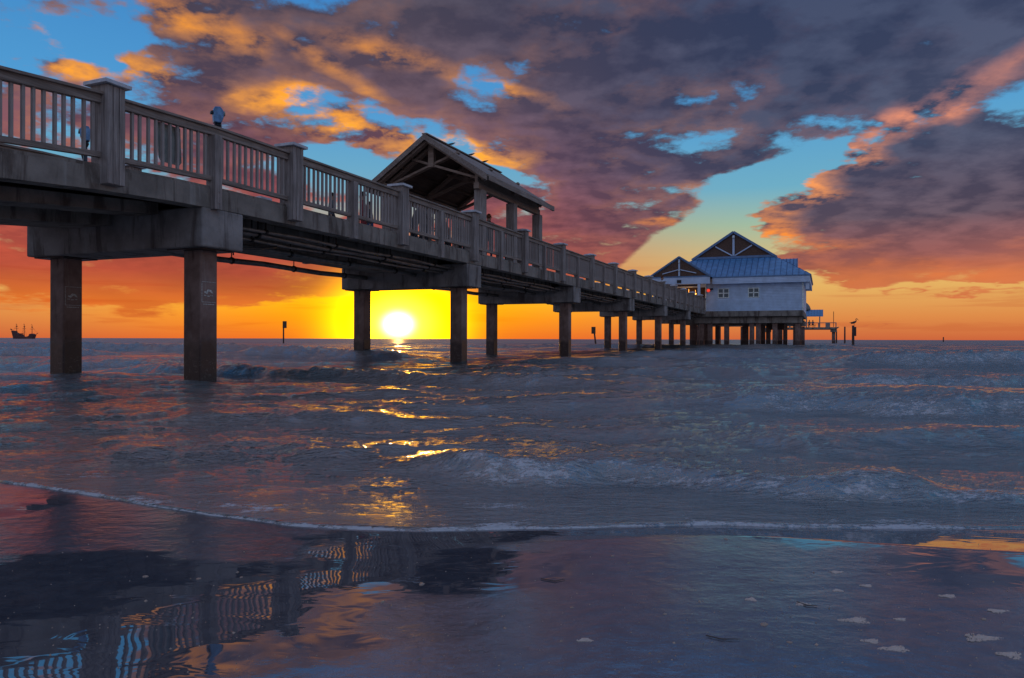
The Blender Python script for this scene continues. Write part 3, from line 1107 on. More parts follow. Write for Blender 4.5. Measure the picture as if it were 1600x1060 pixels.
# walls with window openings: solid pieces round the openings
segs = [(W0, wins[1][1]), (wins[1][0], wins[0][1]), (wins[0][0], 0.02)]
wall = MB()
for a, b in segs:
    wall.box(.05, .2, a, b, zw0, 5.6 + E)
for b, a in wins:
    wall.box(.05, .2, a, b, zw0, zwa)
    wall.box(.05, .2, a, b, zwb, 5.6 + E)
wall.box(.2, DEP, W0, W0 + .15, zw0, 5.6 + E)
wall.box(.2, DEP, W1 - .15, W1, zw0, 5.6 + E)
wall.box(DEP - .15, DEP, W0 + .15, W1 - .15, zw0, 5.6 + E)
wall.box(.05, .2, 3.2, W1, zw0, 5.6 + E)
wall.box(.05, .2, .02, 3.2, 4.75 + E, 5.6 + E)
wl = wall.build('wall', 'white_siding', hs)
sd_ = MB()
zz = zw0 - .02
while zz < zw1 + .02:
    for a, b in segs:
        sd_.quadbox([(-.012, a, zz), (.05, a, zz), (.05, b, zz), (-.012, b, zz), (.04, a, zz + .135), (.05, a, zz + .135), (.05, b, zz + .135), (.04, b, zz + .135)])
    for b, a in wins:
        if zz > zwb - .02 or zz + .135 < zwa + .03:
            sd_.quadbox([(-.012, a, zz), (.05, a, zz), (.05, b, zz), (-.012, b, zz), (.04, a, zz + .135), (.05, a, zz + .135), (.05, b, zz + .135), (.04, b, zz + .135)])
    zz += .137
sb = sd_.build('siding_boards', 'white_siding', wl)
sb['kind'] = 'stuff'
MB().box(-.03, .05, W0 - .03, W0 + .09, zw0 - .03, zw1).build('corner_board', 'window_frame_paint', hs)
MB().box(-.03, .05, -.02, .08, zw0 - .03, zw1).build('corner_board', 'window_frame_paint', hs)
for b, a in wins:
    wf_ = MB()
    t = .07
    cz, co = (zwa + zwb) / 2, (a + b) / 2
    wf_.box(-.02, .12, a, a + t, zwa, zwb).box(-.02, .12, b - t, b, zwa, zwb).box(-.02, .12, a + t, b - t, zwa, zwa + t).box(-.02, .12, a + t, b - t, zwb - t, zwb)
    wf_.box(-.01, .1, co - .05, co + .05, zwa + t, zwb - t).box(-.011, .1, a + t, co - .051, cz - .045, cz + .045).box(-.011, .1, co + .051, b - t, cz - .045, cz + .045)
    w_ = wf_.build('window', 'window_frame_paint', hs)
    for oo in ((a + t, co - .05), (co + .05, b - t)):
        for zz in ((zwa + t, cz - .045), (cz + .045, zwb - t)):
            MB().box(.06, .075, oo[0], oo[1], zz[0], zz[1]).build('pane', 'window_glass', w_)
# eave band
zb0, zb1 = 4.97 + E, 5.50 + E
bnd = MB().box(-.55, -.45, W0 - .55, -.62, zb0, zb1).box(-.45, DEP + .4, W0 - .55, W0 - .45, zb0, zb1)
bnd.box(-.45, .05, W0 - .45, -.62, zb0 + .02, zb0 + .06)
bnd.box(-.45, DEP + .3, W0 - .45, W0, zb0 + .021, zb0 + .061)
bo = bnd.build('eave_band', 'band_siding', hs)
bl = MB()
for i in range(4):
    z_ = zb0 + .01 + i * .13
    bl.quadbox([(-.575, W0 - .56, z_), (-.55, W0 - .56, z_), (-.55, -.62, z_), (-.575, -.62, z_), (-.556, W0 - .56, z_ + .12), (-.55, W0 - .56, z_ + .12), (-.55, -.62, z_ + .12), (-.556, -.62, z_ + .12)])
bl.build('band_boards', 'band_siding', bo)
MB().box(-.60, -.551, W0 - .62, -.6, zb1, 5.62 + E).box(-.551, DEP, W0 - .62, W0 - .571, zb1, 5.62 + E).build('roof_trim', 'roof_trim', hs)
MB().box(-.25, .02, W0 - .5, W0 - .2, 4.35 + E, 4.96 + E).build('eave_bracket', 'band_siding', hs)

# main Dutch-gable roof
HW = 6.75
zE, zA = 5.60 + E, 9.95 + E
sl_ = (zA - zE) / HW
GS = 2.9                          # gablet set back (station)
gh = 3.55                         # half width of gablet
zG = zA - sl_ * gh
rf = MB()
b = len(rf.v)
e0 = -.58
rf.v += [(e0, HC - HW, zE), (e0, HC + HW, zE), (GS, HC - gh, zG), (GS, HC + gh, zG), (GS, HC, zA), (DEP + .5, HC, zA), (DEP + .5, HC - HW, zE), (DEP + .5, HC + HW, zE)]
rf.f += [(b, b + 1, b + 3, b + 2), (b, b + 2, b + 4, b + 5, b + 6), (b + 1, b + 7, b + 5, b + 4, b + 3), (b + 6, b + 5, b + 7), (b, b + 6, b + 7, b + 1), (b + 2, b + 3, b + 4)]
ro = rf.build('roof', 'blue_roof', hs)
sm = MB()
nseam = 27
for i in range(1, nseam):
    t = i / nseam
    oo = HC - HW + 2 * HW * t
    # top of this seam on the front slope: vertical rib limited by the hips
    lim = HW - abs(oo - HC)
    run = (GS - e0) * min(1.0, lim / (HW - gh))
    zt = zE + (zG - zE) * min(1.0, lim / (HW - gh))
    sm.bar((e0, oo, zE + .02), (e0 + run, oo, zt + .02), .03, .045, (0, 0, 1))
for sg in (-1, 1):
    for i in range(0, 40):
        x_ = e0 + .5 + i * .62
        if x_ < GS:
            t = (x_ - e0) / (GS - e0)
            top = (HW - (HW - gh) * t, zE + (zG - zE) * t)
            sm.bar((x_, HC + sg * HW, zE + .02), (x_, HC + sg * top[0], top[1] + .02), .045, .06)
        elif x_ < DEP:
            sm.bar((x_, HC + sg * HW, zE + .02), (x_, HC, zA + .02), .045, .06)
s_ = sm.build('roof_seams', 'seam_blue', ro)
s_['kind'] = 'stuff'
# gablet
MB().poly([(HC - gh + .1, zG + .02), (HC + gh - .1, zG + .02), (HC, zA - .06)], GS - .14, GS - .02, 0).build('gablet_shingles', 'shingle', hs)
for sg in (-1, 1):
    MB().bar((GS - .22, HC + sg * (gh + .25), zG - .12), (GS - .22, HC, zA + .06), .2, .24, (1, 0, 0)).build('rake_board', 'roof_trim', hs)
    MB().bar((GS - .2, HC + sg * .12, zG + .15), (GS - .2, HC + sg * 1.65, zG + 1.05), .1, .13, (1, 0, 0)).build('gable_brace', 'band_siding', hs)
MB().box(GS - .26, GS - .14, HC - .09, HC + .09, zG + .12, zA - .25).build('gable_king_post', 'band_siding', hs)
MB().box(GS - .27, GS - .02, HC - gh - .1, HC + gh + .1, zG - .12, zG + .09).build('gable_sill', 'roof_trim', hs)
# rear cross roof
xr = MB()
xr.poly([(9.2, 6.2 + E), (12.2, 8.3 + E), (15.2, 6.2 + E)], -7.4, -4.4, 1)
x_ = xr.build('rear_roof', 'blue_roof', hs)
sm = MB()
for i in range(9):
    oo = -7.35 + i * .34
    sm.bar((9.2, oo, 6.22 + E), (12.2, oo, 8.32 + E), .045, .06)
sm.build('roof_seam', 'seam_blue', x_)
MB().poly([(9.5, 5.65 + E), (9.5, 6.3 + E), (12.2, 8.2 + E), (14.9, 6.3 + E), (14.9, 5.65 + E)], -7.25, -7.1, 1).build('rear_gable_wall', 'white_siding', hs)

# entrance porch with its own gable
pf = -1.9
PO0, PO1 = -.62, 4.75
PC = (PO0 + PO1) / 2
PH = 7.35 + E
pr = MB()
b = len(pr.v)
pr.v += [(pf, PO0, zE), (pf, PC, PH), (pf, PO1, zE), (3.0, PO0, zE), (3.0, PC, PH), (3.0, PO1, zE)]
pr.f += [(b, b + 1, b + 4, b + 3), (b + 1, b + 2, b + 5, b + 4), (b, b + 3, b + 5, b + 2), (b, b + 2, b + 1), (b + 3, b + 4, b + 5)]
pr.build('porch_roof', 'blue_roof', hs)
MB().poly([(PO0 + .25, zE + .05), (PO1 - .25, zE + .05), (PC, PH - .13)], pf - .07, pf - .01, 0).build('porch_gable', 'shingle', hs)
for sg in (-1, 1):
    MB().bar((pf - .12, PC + sg * (PO1 - PC + .08), zE - .02), (pf - .12, PC, PH + .03), .14, .17, (1, 0, 0)).build('rake_board', 'roof_trim', hs)
    MB().bar((pf - .12, PC + sg * .1, zE + .62), (pf - .12, PC + sg * 1.5, zE + .28), .07, .1, (1, 0, 0)).build('gable_brace', 'band_siding', hs)
MB().box(pf - .16, pf - .07, PC - .07, PC + .07, zE + .06, PH - .2).build('gable_king_post', 'band_siding', hs)
MB().box(pf - .10, pf + .02, PO0 + .02, PO1 - .02, 4.93 + E, zE - .08).build('porch_band', 'band_siding', hs)
MB().box(pf - .13, pf + .02, PO0 - .02, PO1 + .02, zE - .079, zE + .03).build('roof_trim', 'roof_trim', hs)
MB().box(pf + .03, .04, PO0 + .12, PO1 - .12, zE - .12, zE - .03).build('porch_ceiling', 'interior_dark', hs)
MB().box(pf - .2, pf - .101, PC - .18, PC + .18, 5.05 + E, 5.3 + E).build('band_lantern', 'dark_iron', hs)
for o in (.35, 4.3):
    MB().box(pf - .06, pf + .14, o - .11, o + .11, 3.503, 4.929 + E).build('porch_post', 'band_siding', hs, .01)
MB().box(pf + .0, pf + .1, .47, 4.18, 4.72 + E, 4.90 + E).build('porch_beam', 'box_brown', hs)
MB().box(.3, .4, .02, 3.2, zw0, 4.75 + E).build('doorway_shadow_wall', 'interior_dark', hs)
for o, z, r_ in ((1.75, 4.30, .10), (1.45, 4.22, .08), (2.0, 4.18, .06), (.85, 4.12, .09)):
    lm = MB().tube([(-.6, o, z + E + .35), (-.6, o, z + E + .1)], .015, 6)
    lm.tube([(-.6, o, z + E + r_), (-.6, o, z + E + r_ * .5), (-.6, o, z + E - r_ * .2), (-.6, o, z + E - r_)], [r_ * .35, r_ * .9, r_, r_ * .3], 10)
    lm.build('hanging_lamp', 'warm_bulb', hs, 0, True)
ll = bpy.data.lights.new('porch_light', 'POINT')
ll.energy = 25
ll.color = (1, .5, .2)
ll.shadow_soft_size = .2
lo = bpy.data.objects.new('porch_light', ll)
lo.location = PW(67.7, 1.7, 4.3 + E - .2)
COL.objects.link(lo)
for zz in (zE + .55, zE + 1.28):
    gl = MB().tube([(pf - .2, PC, zz - .07), (pf - .2, PC, zz - .04), (pf - .2, PC, zz + .04), (pf - .2, PC, zz + .07)], [.03, .08, .08, .03], 10)
    gl.build('gable_lamp', 'window_frame_paint', hs, 0, True)
gl = MB().tube([(GS - .3, HC, zA - .55), (GS - .3, HC, zA - .5), (GS - .3, HC, zA - .38), (GS - .3, HC, zA - .33)], [.05, .12, .12, .05], 10).build('gable_lamp', 'window_frame_paint', hs, 0, True)
# red wall lamp with dark hood by the corner
lm = MB().tube([(.0, -.25, 4.42 + E), (-.32, -.25, 4.42 + E)], [.1, .17], 12)
lm.bar((-.1, -.28, 4.5 + E), (-.1, -.62, 4.58 + E), .2, .14)
hd = lm.build('wall_lamp', 'dark_iron', hs, 0)
MB().tube([(-.321, -.25, 4.42 + E), (-.35, -.25, 4.42 + E)], .15, 14).build('lens', 'red_lamp', hd)
MB().box(4.0, 6.0, -6.5, -5.2, .95 + E, 1.75 + E).build('hanging_box', 'box_brown', hs, .03)

# substructure
MB().box(.45, 1.35, W0 + .1, 4.3, 1.47 + E, 2.03 + E).build('pile_cap', 'pier_concrete', hs, .02)
rows = [(.9, [-7.75, -5.85, -4.45, -3.9, -1.7, -.25, .5, 3.3]), (5.5, [-7.4, -5.0, -3.0, -1.2, .6, 1.9]), (10.2, [-7.6, -6.3, -4.2, -2.4, .3, 1.4, 2.9]), (15.2, [-7.2, -5.6, -3.4, -2.0, .8, 3.1]),
        (20.5, [-7.7, -5.0, -1.2, 2.8])]
hp = MB().box(-.2, .2, -.2, .2, -1.6, 1.47 + E).mesh('pile')
hp.materials.append(MATS['pile_concrete'])
for i, (s, os_) in enumerate(rows):
    if i:
        MB().box(s - .4, s + .4, W0 + .2, 3.9, 1.5 + E, 2.03 + E).build('pile_cap', 'pier_concrete', hs)
    for o in os_:
        inst(hp, 'pile', hs, (s, o, 0))

# ------------------------------------------------------------------ fishing platform beyond
fs = s_of_Y(138, -9)
fd = empty('fishing_platform', PW(fs, 0), RZ)
tag(fd, 'low fishing deck with blue shade roof beyond the house', 'platform')
a0_, a1_ = -12.1, 2.0
MB().box(0, 9, a0_, a1_, 2.02 + E - .05, 2.4 + E - .05).build('deck', 'pier_concrete', fd)
MB().box(.02, .14, a0_, a1_, 3.1 + E, 3.24 + E).build('handrail', 'post_wood', fd)
for o in (-12.0, -10.6, -9.0, -7.3, -5.6, -3.9):
    MB().box(0, .18, o - .09, o + .09, 2.36 + E, 3.099 + E).build('rail_post', 'post_wood', fd)
MB().box(.0, .5, -11.0, -10.2, 2.36 + E, 3.25 + E).build('fish_bin', 'post_wood', fd)
for o in (-11.6, -5.5, 0):
    MB().box(.5, 1.1, o - .3, o + .3, -1.6, 2.0 + E - .04).build('pile', 'pile_concrete', fd)
    MB().box(.2, 1.4, o - .55, o + .55, 1.45 + E, 1.96 + E).build('pile_cap', 'pier_concrete', fd)
aw = MB()
aw.quadbox([(.0, -9.8, 4.35 + E), (4.2, -9.8, 5.65 + E), (4.2, -3.0, 5.65 + E), (0, -3.0, 4.35 + E), (.0, -9.8, 4.5 + E), (4.2, -9.8, 5.8 + E), (4.2, -3.0, 5.8 + E), (0, -3.0, 4.5 + E)])
ao = aw.build('shade_roof', 'blue_roof', fd)
sm = MB()
for i in range(14):
    sm.bar((0, -9.75 + i * .5, 4.52 + E), (4.2, -9.75 + i * .5, 5.82 + E), .06, .08)
sm.build('roof_seam', 'roof_trim', ao)
for o in (-9.2, -6.9, -4.0):
    MB().box(.1, .3, o - .1, o + .1, 2.36 + E, 4.34 + E).build('shade_post', 'post_wood', fd)
dm = MB().tube([(4.6, -5.6, 5.7 + E + 1.85 * math.sin(t * PI / 16)) for t in range(9)], [max(.05, 2.0 * math.cos(t * PI / 16)) for t in range(9)], 20)
dm.build('dome', 'grey_dome', fd, 0, True)
MB().tube([(1, -11.6, 2.4 + E), (1, -11.6, 5.3 + E)], .06, 6).build('flag_pole', 'dark_iron', fd)
bt = MB().box(1.5, 2.0, -8.6, -7.0, 2.75 + E, 2.85 + E).box(1.6, 1.9, -8.4, -8.3, 2.36 + E, 2.749 + E).box(1.6, 1.9, -7.3, -7.2, 2.36 + E, 2.749 + E).build('bench', 'post_wood', fd)


# ------------------------------------------------------------------ poles, markers, ship
def at(px, Y):
    return Vector(((px - 800) / F * Y, Y, 0))


def pole(px, Y, h, r, label, lean=0, sign=None, name='channel_marker', cat='marker post'):
    e = empty(name, at(px, Y))
    tag(e, label, cat)
    MB().tube([(0, 0, -1.5), (0, 0, 0), (lean * h * .5, 0, h * .5), (lean * h, 0, h)], [r, r, r * .95, r * .9], 9).build('pole', 'marker_wood', e, 0, True)
    if sign:
        sw, sh, ox = sign
        MB().box(lean * h + ox - sw / 2, lean * h + ox + sw / 2, -r - .06, -r - .01, h - sh, h + .04).build('sign_board', 'marker_sign', e)
    return e


pole(443, 115, 3.55, .12, 'thin marker post with small square board standing in open sea left of the sun', 0, (.62, 1.05, .22))
pole(931, 110, 2.7, .13, 'leaning marker post with board seen between the third and fourth pairs of pier piles', -.12, (.62, 1.0, -.05))
pole(998, 125, 3.2, .12, 'small marker post with board half hidden beside the pier pile', 0, (.5, 1.0, -.2))
pole(1307, 140, 2.6, .13, 'shortest bare post just right of the fishing deck', 0, None, 'mooring_post', 'post')
pole(1320, 118, 3.0, .13, 'bare dark post between the short post and the pelican post', 0, None, 'mooring_post', 'post')
pp_ = pole(1333, 80, 2.45, .14, 'thick dark post with a pelican standing on it', .0, None, 'mooring_post', 'post')
MB().box(.1, .3, -.1, .1, 1.3, 2.3).build('side_board', 'marker_wood', pp_)
pole(1474, 320, 2.2, .25, 'tiny lone post far out at sea on the right', 0, None, 'mooring_post', 'post')

sh = empty('sailing_ship', at(38, 640))
tag(sh, 'old style three masted sailing ship with bare masts on the horizon', 'ship')
hull = MB()
prof = [(-8.8, 5.9), (-8.0, 3.2), (-7.2, 0), (-7.0, -1), (6.2, -1), (6.9, 0), (8.0, 2.9), (7.3, 3.1), (6.6, 3.9), (4.8, 3.6), (4.2, 2.2), (2.4, 1.5), (-.6, 1.7), (-1.2, 2.9), (-3.8, 3.1), (-5.0, 4.3), (-6.0, 4.6), (-6.4, 5.7), (-8.4, 6.1)]
prof = [(a * .98, b_) for a, b_ in prof]
hull.poly(prof, -1.9, 1.9)
hull.build('hull', 'hull_wood', sh, .3)
for x_, zb_, ht in ((-5.6, 4.4, 10.9), (.0, 1.6, 10.9), (5.7, 3.6, 10.4)):
    mt = MB().tube([(x_, 0, zb_), (x_, 0, ht)], [.24, .12], 6).build('mast', 'hull_wood', sh)
    MB().tube([(x_, 0, ht - 2.1), (x_, 0, ht - 1.5)], [.35, .7], 8).build('crow_nest', 'hull_wood', mt)
    MB().box(x_ - .7, x_ + .05, -.05, .05, ht - .25, ht + .1).build('pennant', 'hull_wood', mt)
    MB().bar((x_ - .1, -2.0, ht - 3.2), (x_ - .1, 2.0, ht - 3.2), .2, .2).build('yard', 'hull_wood', mt)
rg = MB()
for a, b_ in (((-8.2, 0, 6.0), (-5.6, 0, 10.3)), ((-2.2, 0, 2.9), (0, 0, 9.2)), ((1.6, 0, 1.6), (0, 0, 9.2)), ((9.8, 0, 4.2), (5.7, 0, 8.8)), ((-1.2, 0, 2.9), (-.2, 0, 7.0))):
    rg.bar(a, b_, .07, .07)
rg.build('rigging', 'hull_wood', sh)
MB().tube([(7.3, 0, 2.5), (10.2, 0, 4.3)], [.28, .15], 6).build('bowsprit', 'hull_wood', sh)
MB().poly([(-9.0, 6.0), (-8.9, 7.0), (-10.2, 7.5), (-10.6, 6.9), (-9.8, 6.7)], -.08, .08).build('stern_flag', 'hull_wood', sh)
MB().box(-3.3, -1.4, -1.2, 1.2, 3.1, 4.0).build('cabin', 'hull_wood', sh)
sh.scale = (1.18, 1.18, 1.18)


# ------------------------------------------------------------------ coin viewers, panel
def viewer(loc, rz, label, hgt=1.45):
    e = empty('coin_viewer', loc, rz)
    tag(e, label, 'binocular viewer', 'coin binocular viewers on the pier deck')
    e.scale = (.64, .72, 1)
    fp = MB()
    for i in range(3):
        a = i * 2 * PI / 3
        fp.bar((0, 0, .04), (.3 * math.cos(a), .3 * math.sin(a), .02), .07, .03)
    fp.tube([(.30 * math.cos(i * PI / 8), .30 * math.sin(i * PI / 8), .05) for i in range(17)], .018, 6)
    fp.build('foot_ring', 'dark_iron', e)
    MB().tube([(0, 0, .03), (0, 0, .12), (0, 0, .5), (0, 0, hgt - .38)], [.14, .07, .055, .05], 12).build('pedestal', 'viewer_dark', e, 0, True)
    MB().tube([(0, 0, hgt - .40), (0, 0, hgt - .34), (0, 0, hgt - .30)], [.06, .10, .06], 12).build('swivel', 'viewer_dark', e)
    hd_ = MB().poly([(-.11, hgt - .30), (.09, hgt - .30), (.15, hgt - .2), (.15, hgt - .07), (.06, hgt), (-.09, hgt - .01), (-.13, hgt - .1)], -.10, .10).build('viewer_head', 'viewer_paint', e, .02)
    ey = MB()
    for sg in (-1, 1):
        ey.tube([(-.12, sg * .045, hgt - .11), (-.19, sg * .045, hgt - .12)], [.032, .026], 10)
    ey.build('eyepieces', 'viewer_dark', hd_)
    fl_ = MB()
    for sg in (-1, 1):
        fl_.tube([(.13, sg * .05, hgt - .12), (.19, sg * .05, hgt - .11)], [.038, .044], 10)
    fl_.build('lenses', 'sign_metal', hd_)
    MB().poly([(.02, hgt - .26), (.10, hgt - .3), (.13, hgt - .55), (.06, hgt - .7), (.05, hgt - .5)], -.03, .03).build('grip', 'viewer_dark', e)
    return e


sv = s_of_px(339, .42)
viewer(PW(sv, .42, Z_DECK + dz_(sv)), RZ - .6, 'coin viewer with its head showing above the handrail behind the slim post', 1.62)
sv = s_of_px(133, 3.45)
viewer(PW(sv, 3.45, Z_DECK + dz_(sv)), RZ + PI * .8, 'blue topped coin viewer seen between balusters left of the first big post', 1.52)

sa, sb_ = s_of_px(247, .1), s_of_px(286, .1)
pn = empty('rail_panel', PW((sa + sb_) / 2, .14, 0), RZ)
tag(pn, 'grey metal panel with rounded corners hung inside the railing', 'sign panel')
hw_ = (sb_ - sa) / 2
dzp = dz_((sa + sb_) / 2)
mp = MB().poly([(-hw_, 4.43 + dzp), (-hw_ + .04, 3.86 + dzp), (-hw_ + .09, 3.80 + dzp), (hw_ - .05, 3.80 + dzp), (hw_, 3.86 + dzp), (hw_ - .03, 4.43 + dzp)], 0, .012)
mp.build('plate', 'sign_metal', pn, .003)
for x_ in (-hw_ * .5, 0, hw_ * .5):
    MB().box(x_ - .012, x_ + .012, -.014, -.0005, 3.84 + dzp, 4.40 + dzp).build('plate_rib', 'sign_metal', pn)


# ------------------------------------------------------------------ people
def skin_mesh(name, verts, edges, radii, root, sub=1):
    me = bpy.data.meshes.new(name)
    me.from_pydata([tuple(v_) for v_ in verts], edges, [])
    ob = bpy.data.objects.new(name, me)
    COL.objects.link(ob)
    sk = ob.modifiers.new('skin', 'SKIN')
    sk.use_smooth_shade = True
    for i, r_ in enumerate(radii):
        dta = me.skin_vertices[0].data[i]
        dta.radius = (r_, r_) if not isinstance(r_, tuple) else r_
        dta.use_root = (i == root)
    ss_ = ob.modifiers.new('sub', 'SUBSURF')
    ss_.levels = sub
    ss_.render_levels = sub
    dg = bpy.context.evaluated_depsgraph_get()
    nm = bpy.data.meshes.new_from_object(ob.evaluated_get(dg))
    bpy.data.objects.remove(ob)
    for f in nm.polygons:
        f.use_smooth = True
    return nm


def body(pose):
    """faces +x, feet at z=0, 1.7 m"""
    V, Ed, R = [], [], []
    def a(p, r, par=None):
        V.append(p); R.append(r)
        if par is not None: Ed.append((par, len(V) - 1))
        return len(V) - 1
    if pose == 'sit':
        hz, lean = .50, .05
    else:
        hz, lean = .92, {'stand': .02, 'lean': .22, 'child': .03}[pose]
    pel = a((0, 0, hz), (.12, .15))
    wst = a((lean * .3, 0, hz + .14), (.10, .13), pel)
    ch = a((lean * .7, 0, hz + .34), (.12, .17), wst)
    nk = a((lean, 0, hz + .51), .06, ch)
    hd1 = a((lean + .015, 0, hz + .60), .075, nk)
    hd2 = a((lean + .03, 0, hz + .68), .098, hd1)
    a((lean + .025, 0, hz + .75), .075, hd2)
    a((lean + .125, 0, hz + .655), .014, hd2)
    for s in (-1, 1):
        if pose == 'sit':
            h_ = a((.04, s * .09, hz - .01), .085, pel)
            kn = a((.44, s * .11, hz + .01), .058, h_)
            an = a((.42, s * .11, .09), .036, kn)
        else:
            h_ = a((0, s * .09, hz - .08), .085, pel)
            kn = a((.02, s * .10, .48), .055, h_)
            an = a((-.02 + .05 * s, s * .11, .09), .036, kn)
        ft = a((V[an][0] + .10, s * .12, .04), .032, an)
        a((V[an][0] + .18, s * .125, .03), .024, ft)
        sh_ = a((lean * .85, s * .19, hz + .45), .052, ch)
        if pose == 'lean':
            el_ = a((lean + .18, s * .24, hz + .20), .038, sh_)
            wr = a((lean + .40, s * .16, hz + .22), .026, el_)
            hv = Vector((1, -.1 * s, 0))
        elif pose == 'sit':
            el_ = a((.08, s * .25, hz + .20), .038, sh_)
            wr = a((.30, s * .14, hz + .10), .026, el_)
            hv = Vector((1, -.2 * s, -.2)).normalized()
        else:
            el_ = a((lean - .03, s * .25, hz + .19), .038, sh_)
            wr = a((lean + .06, s * .27, hz - .04), .026, el_)
            hv = Vector((.15, 0, -1)).normalized()
        pw = Vector(V[wr])
        pm = a(tuple(pw + hv * .07), .030, wr)
        side = Vector((0, 1, 0)) if abs(hv.z) < .5 else Vector((1, 0, 0))
        for j, (of, ln) in enumerate(((-.030, .060), (-.010, .075), (.010, .072), (.030, .055))):
            f1 = a(tuple(pw + hv * (.085 + ln * .35) + side * of), .0085, pm)
            a(tuple(pw + hv * (.085 + ln) + side * of * 1.1 - Vector((0, 0, .008))), .0075, f1)
        th_ = a(tuple(pw + hv * .06 + side * .045), .0095, pm)
        a(tuple(pw + hv * .095 + side * .058), .008, th_)
    return skin_mesh('person_body', V, Ed, R, pel), hz, lean


def person(loc, rz, pose, scale, shirt, pants, hair, label):
    me, hz, lean = body('stand' if pose == 'child' else pose)
    for mn in ('skin', shirt, pants, hair):
        me.materials.append(MATS[mn])
    for f in me.polygons:
        z = f.center.z
        x_, y_ = f.center.x, abs(f.center.y)
        if pose == 'sit':
            i = 2 if (z < hz + .04 and z > .08 and not (y_ < .2 and x_ > .27 and z > hz + .03)) else 1
            if z > hz + .55: i = 0
        else:
            i = 2 if .1 < z < hz + .06 and y_ < .205 else 1
            if z > hz + .55: i = 0
            if pose != 'lean' and y_ > .2 and z < hz + .02: i = 0
            if pose == 'lean' and x_ > lean + .36: i = 0
        if z < .08: i = 3
        f.material_index = i
    e = bpy.data.objects.new('person', None)
    e.location = loc
    e.rotation_euler = (0, 0, rz)
    e.scale = (scale,) * 3
    COL.objects.link(e)
    tag(e, label, 'person')
    b = bpy.data.objects.new('body', me)
    COL.objects.link(b)
    b.parent = e
    # hair: a cap shell round the skull, and the eyes and mouth
    hm = MB()
    for i in range(6):
        pass
    cx, cz = lean + .012, hz + .705
    hm.tube([(cx - .012, 0, cz - .07), (cx - .012, 0, cz - .02), (cx, 0, cz + .03), (cx + .002, 0, cz + .075), (cx, 0, cz + .105)], [.070, .092, .098, .078, .03], 14)
    hm.build('hair', hair, e, 0, True)
    fm = MB()
    for s in (-1, 1):
        fm.box(cx + .098, cx + .108, s * .033 - .011, s * .033 + .011, cz - .037, cz - .027)
        fm.tube([(cx + .02, s * .092, cz - .06), (cx + .02, s * .1, cz - .045), (cx + .015, s * .1, cz - .02)], [.012, .014, .010], 6)
    fm.box(cx + .090, cx + .10, -.022, .022, cz - .092, cz - .084)
    fm.build('face_features', 'skin', e)
    return e


def pp(px, o, pose, scale, rz, shirt, pants, hair, label, dzb=0):
    s = s_of_px(px, o)
    return person(PW(s, o, Z_DECK + dzb), rz, pose, scale, shirt, pants, hair, label)


pp(517, 2.5, 'stand', .78, RZ - 1.2, 'cloth_grey', 'cloth_dark', 'hair_dark', 'person standing alone with head and shoulders showing behind the balusters')
pp(568, 2.6, 'stand', .98, RZ + 2.0, 'cloth_red', 'cloth_red', 'hair_dark', 'person in dark red clothes standing just before the shelter')
pp(578, 2.9, 'stand', .9, RZ + 2.4, 'cloth_dark', 'cloth_blue', 'hair_dark', 'person in dark clothes close beside the one in red')
pp(646, 1.9, 'lean', 1.0, RZ - .4, 'cloth_dark', 'cloth_dark', 'hair_dark', 'leaning person under the left end of the shelter roof')
pp(662, 1.7, 'stand', 1.0, RZ + .9, 'cloth_grey', 'cloth_dark', 'hair_dark', 'person in grey standing next to the leaning person in the shelter')
pp(700, 2.2, 'lean', 1.0, RZ + 2.6, 'cloth_rust', 'cloth_dark', 'hair_dark', 'bent over person in rust shirt behind the rail under the middle of the shelter')
pp(722, 2.0, 'stand', .95, RZ + 3.0, 'cloth_dark', 'cloth_dark', 'hair_dark', 'dark clothed person left of the big post under the shelter')
pp(763, .75, 'stand', .97, RZ + .2, 'cloth_dark', 'cloth_blue', 'hair_red', 'person whose head just clears the handrail beside the front shelter post')
pp(790, 1.1, 'lean', .95, RZ - 1.0, 'cloth_grey', 'cloth_dark', 'hair_dark', 'person in grey bending between the first and second shelter posts')
pp(1029, .7, 'lean', 1.03, RZ - 1.4, 'cloth_dark', 'cloth_dark', 'hair_red', 'red haired person leaning over the handrail just before the house')
pp(1110 - 3, 2.0, 'stand', 1.0, RZ + PI, 'cloth_pale', 'cloth_dark', 'hair_dark', 'person in pale shirt standing in the house entrance')
for px, c1, lb in ((1264.5, 'cloth_dark', 'seated person on the bench of the far fishing deck, left one'), (1270, 'cloth_blue', 'seated person on the bench of the far fishing deck, right one')):
    Yp = 139
    o_ = (OFF - ((1286 - px) * Yp * DY / F)) * -1
    s_ = s_of_Y(Yp, o_)
    person(PW(s_, o_, 2.36 + E), RZ + PI, 'sit', 1.05, c1, 'cloth_dark', 'hair_dark', lb)

# bench in the shelter
bn = empty('bench', PW(s_of_px(690, 2.4), 2.4, Z_DECK), RZ)
tag(bn, 'low slatted wooden bench under the shelter roof', 'bench')
for i in range(4):
    MB().box(-.75, .75, -.24 + i * .125, -.14 + i * .125, .42, .46).build('seat_slat', 'post_wood', bn)
for i in range(3):
    MB().box(-.75, .75, .27, .305, .55 + i * .14, .66 + i * .14).build('back_slat', 'post_wood', bn)
for x_ in (-.6, .6):
    MB().box(x_ - .04, x_ + .04, -.22, .26, .0, .419).build('leg_frame', 'dark_iron', bn)
    MB().box(x_ - .03, x_ + .03, .306, .34, .0, .96).build('back_support', 'dark_iron', bn)


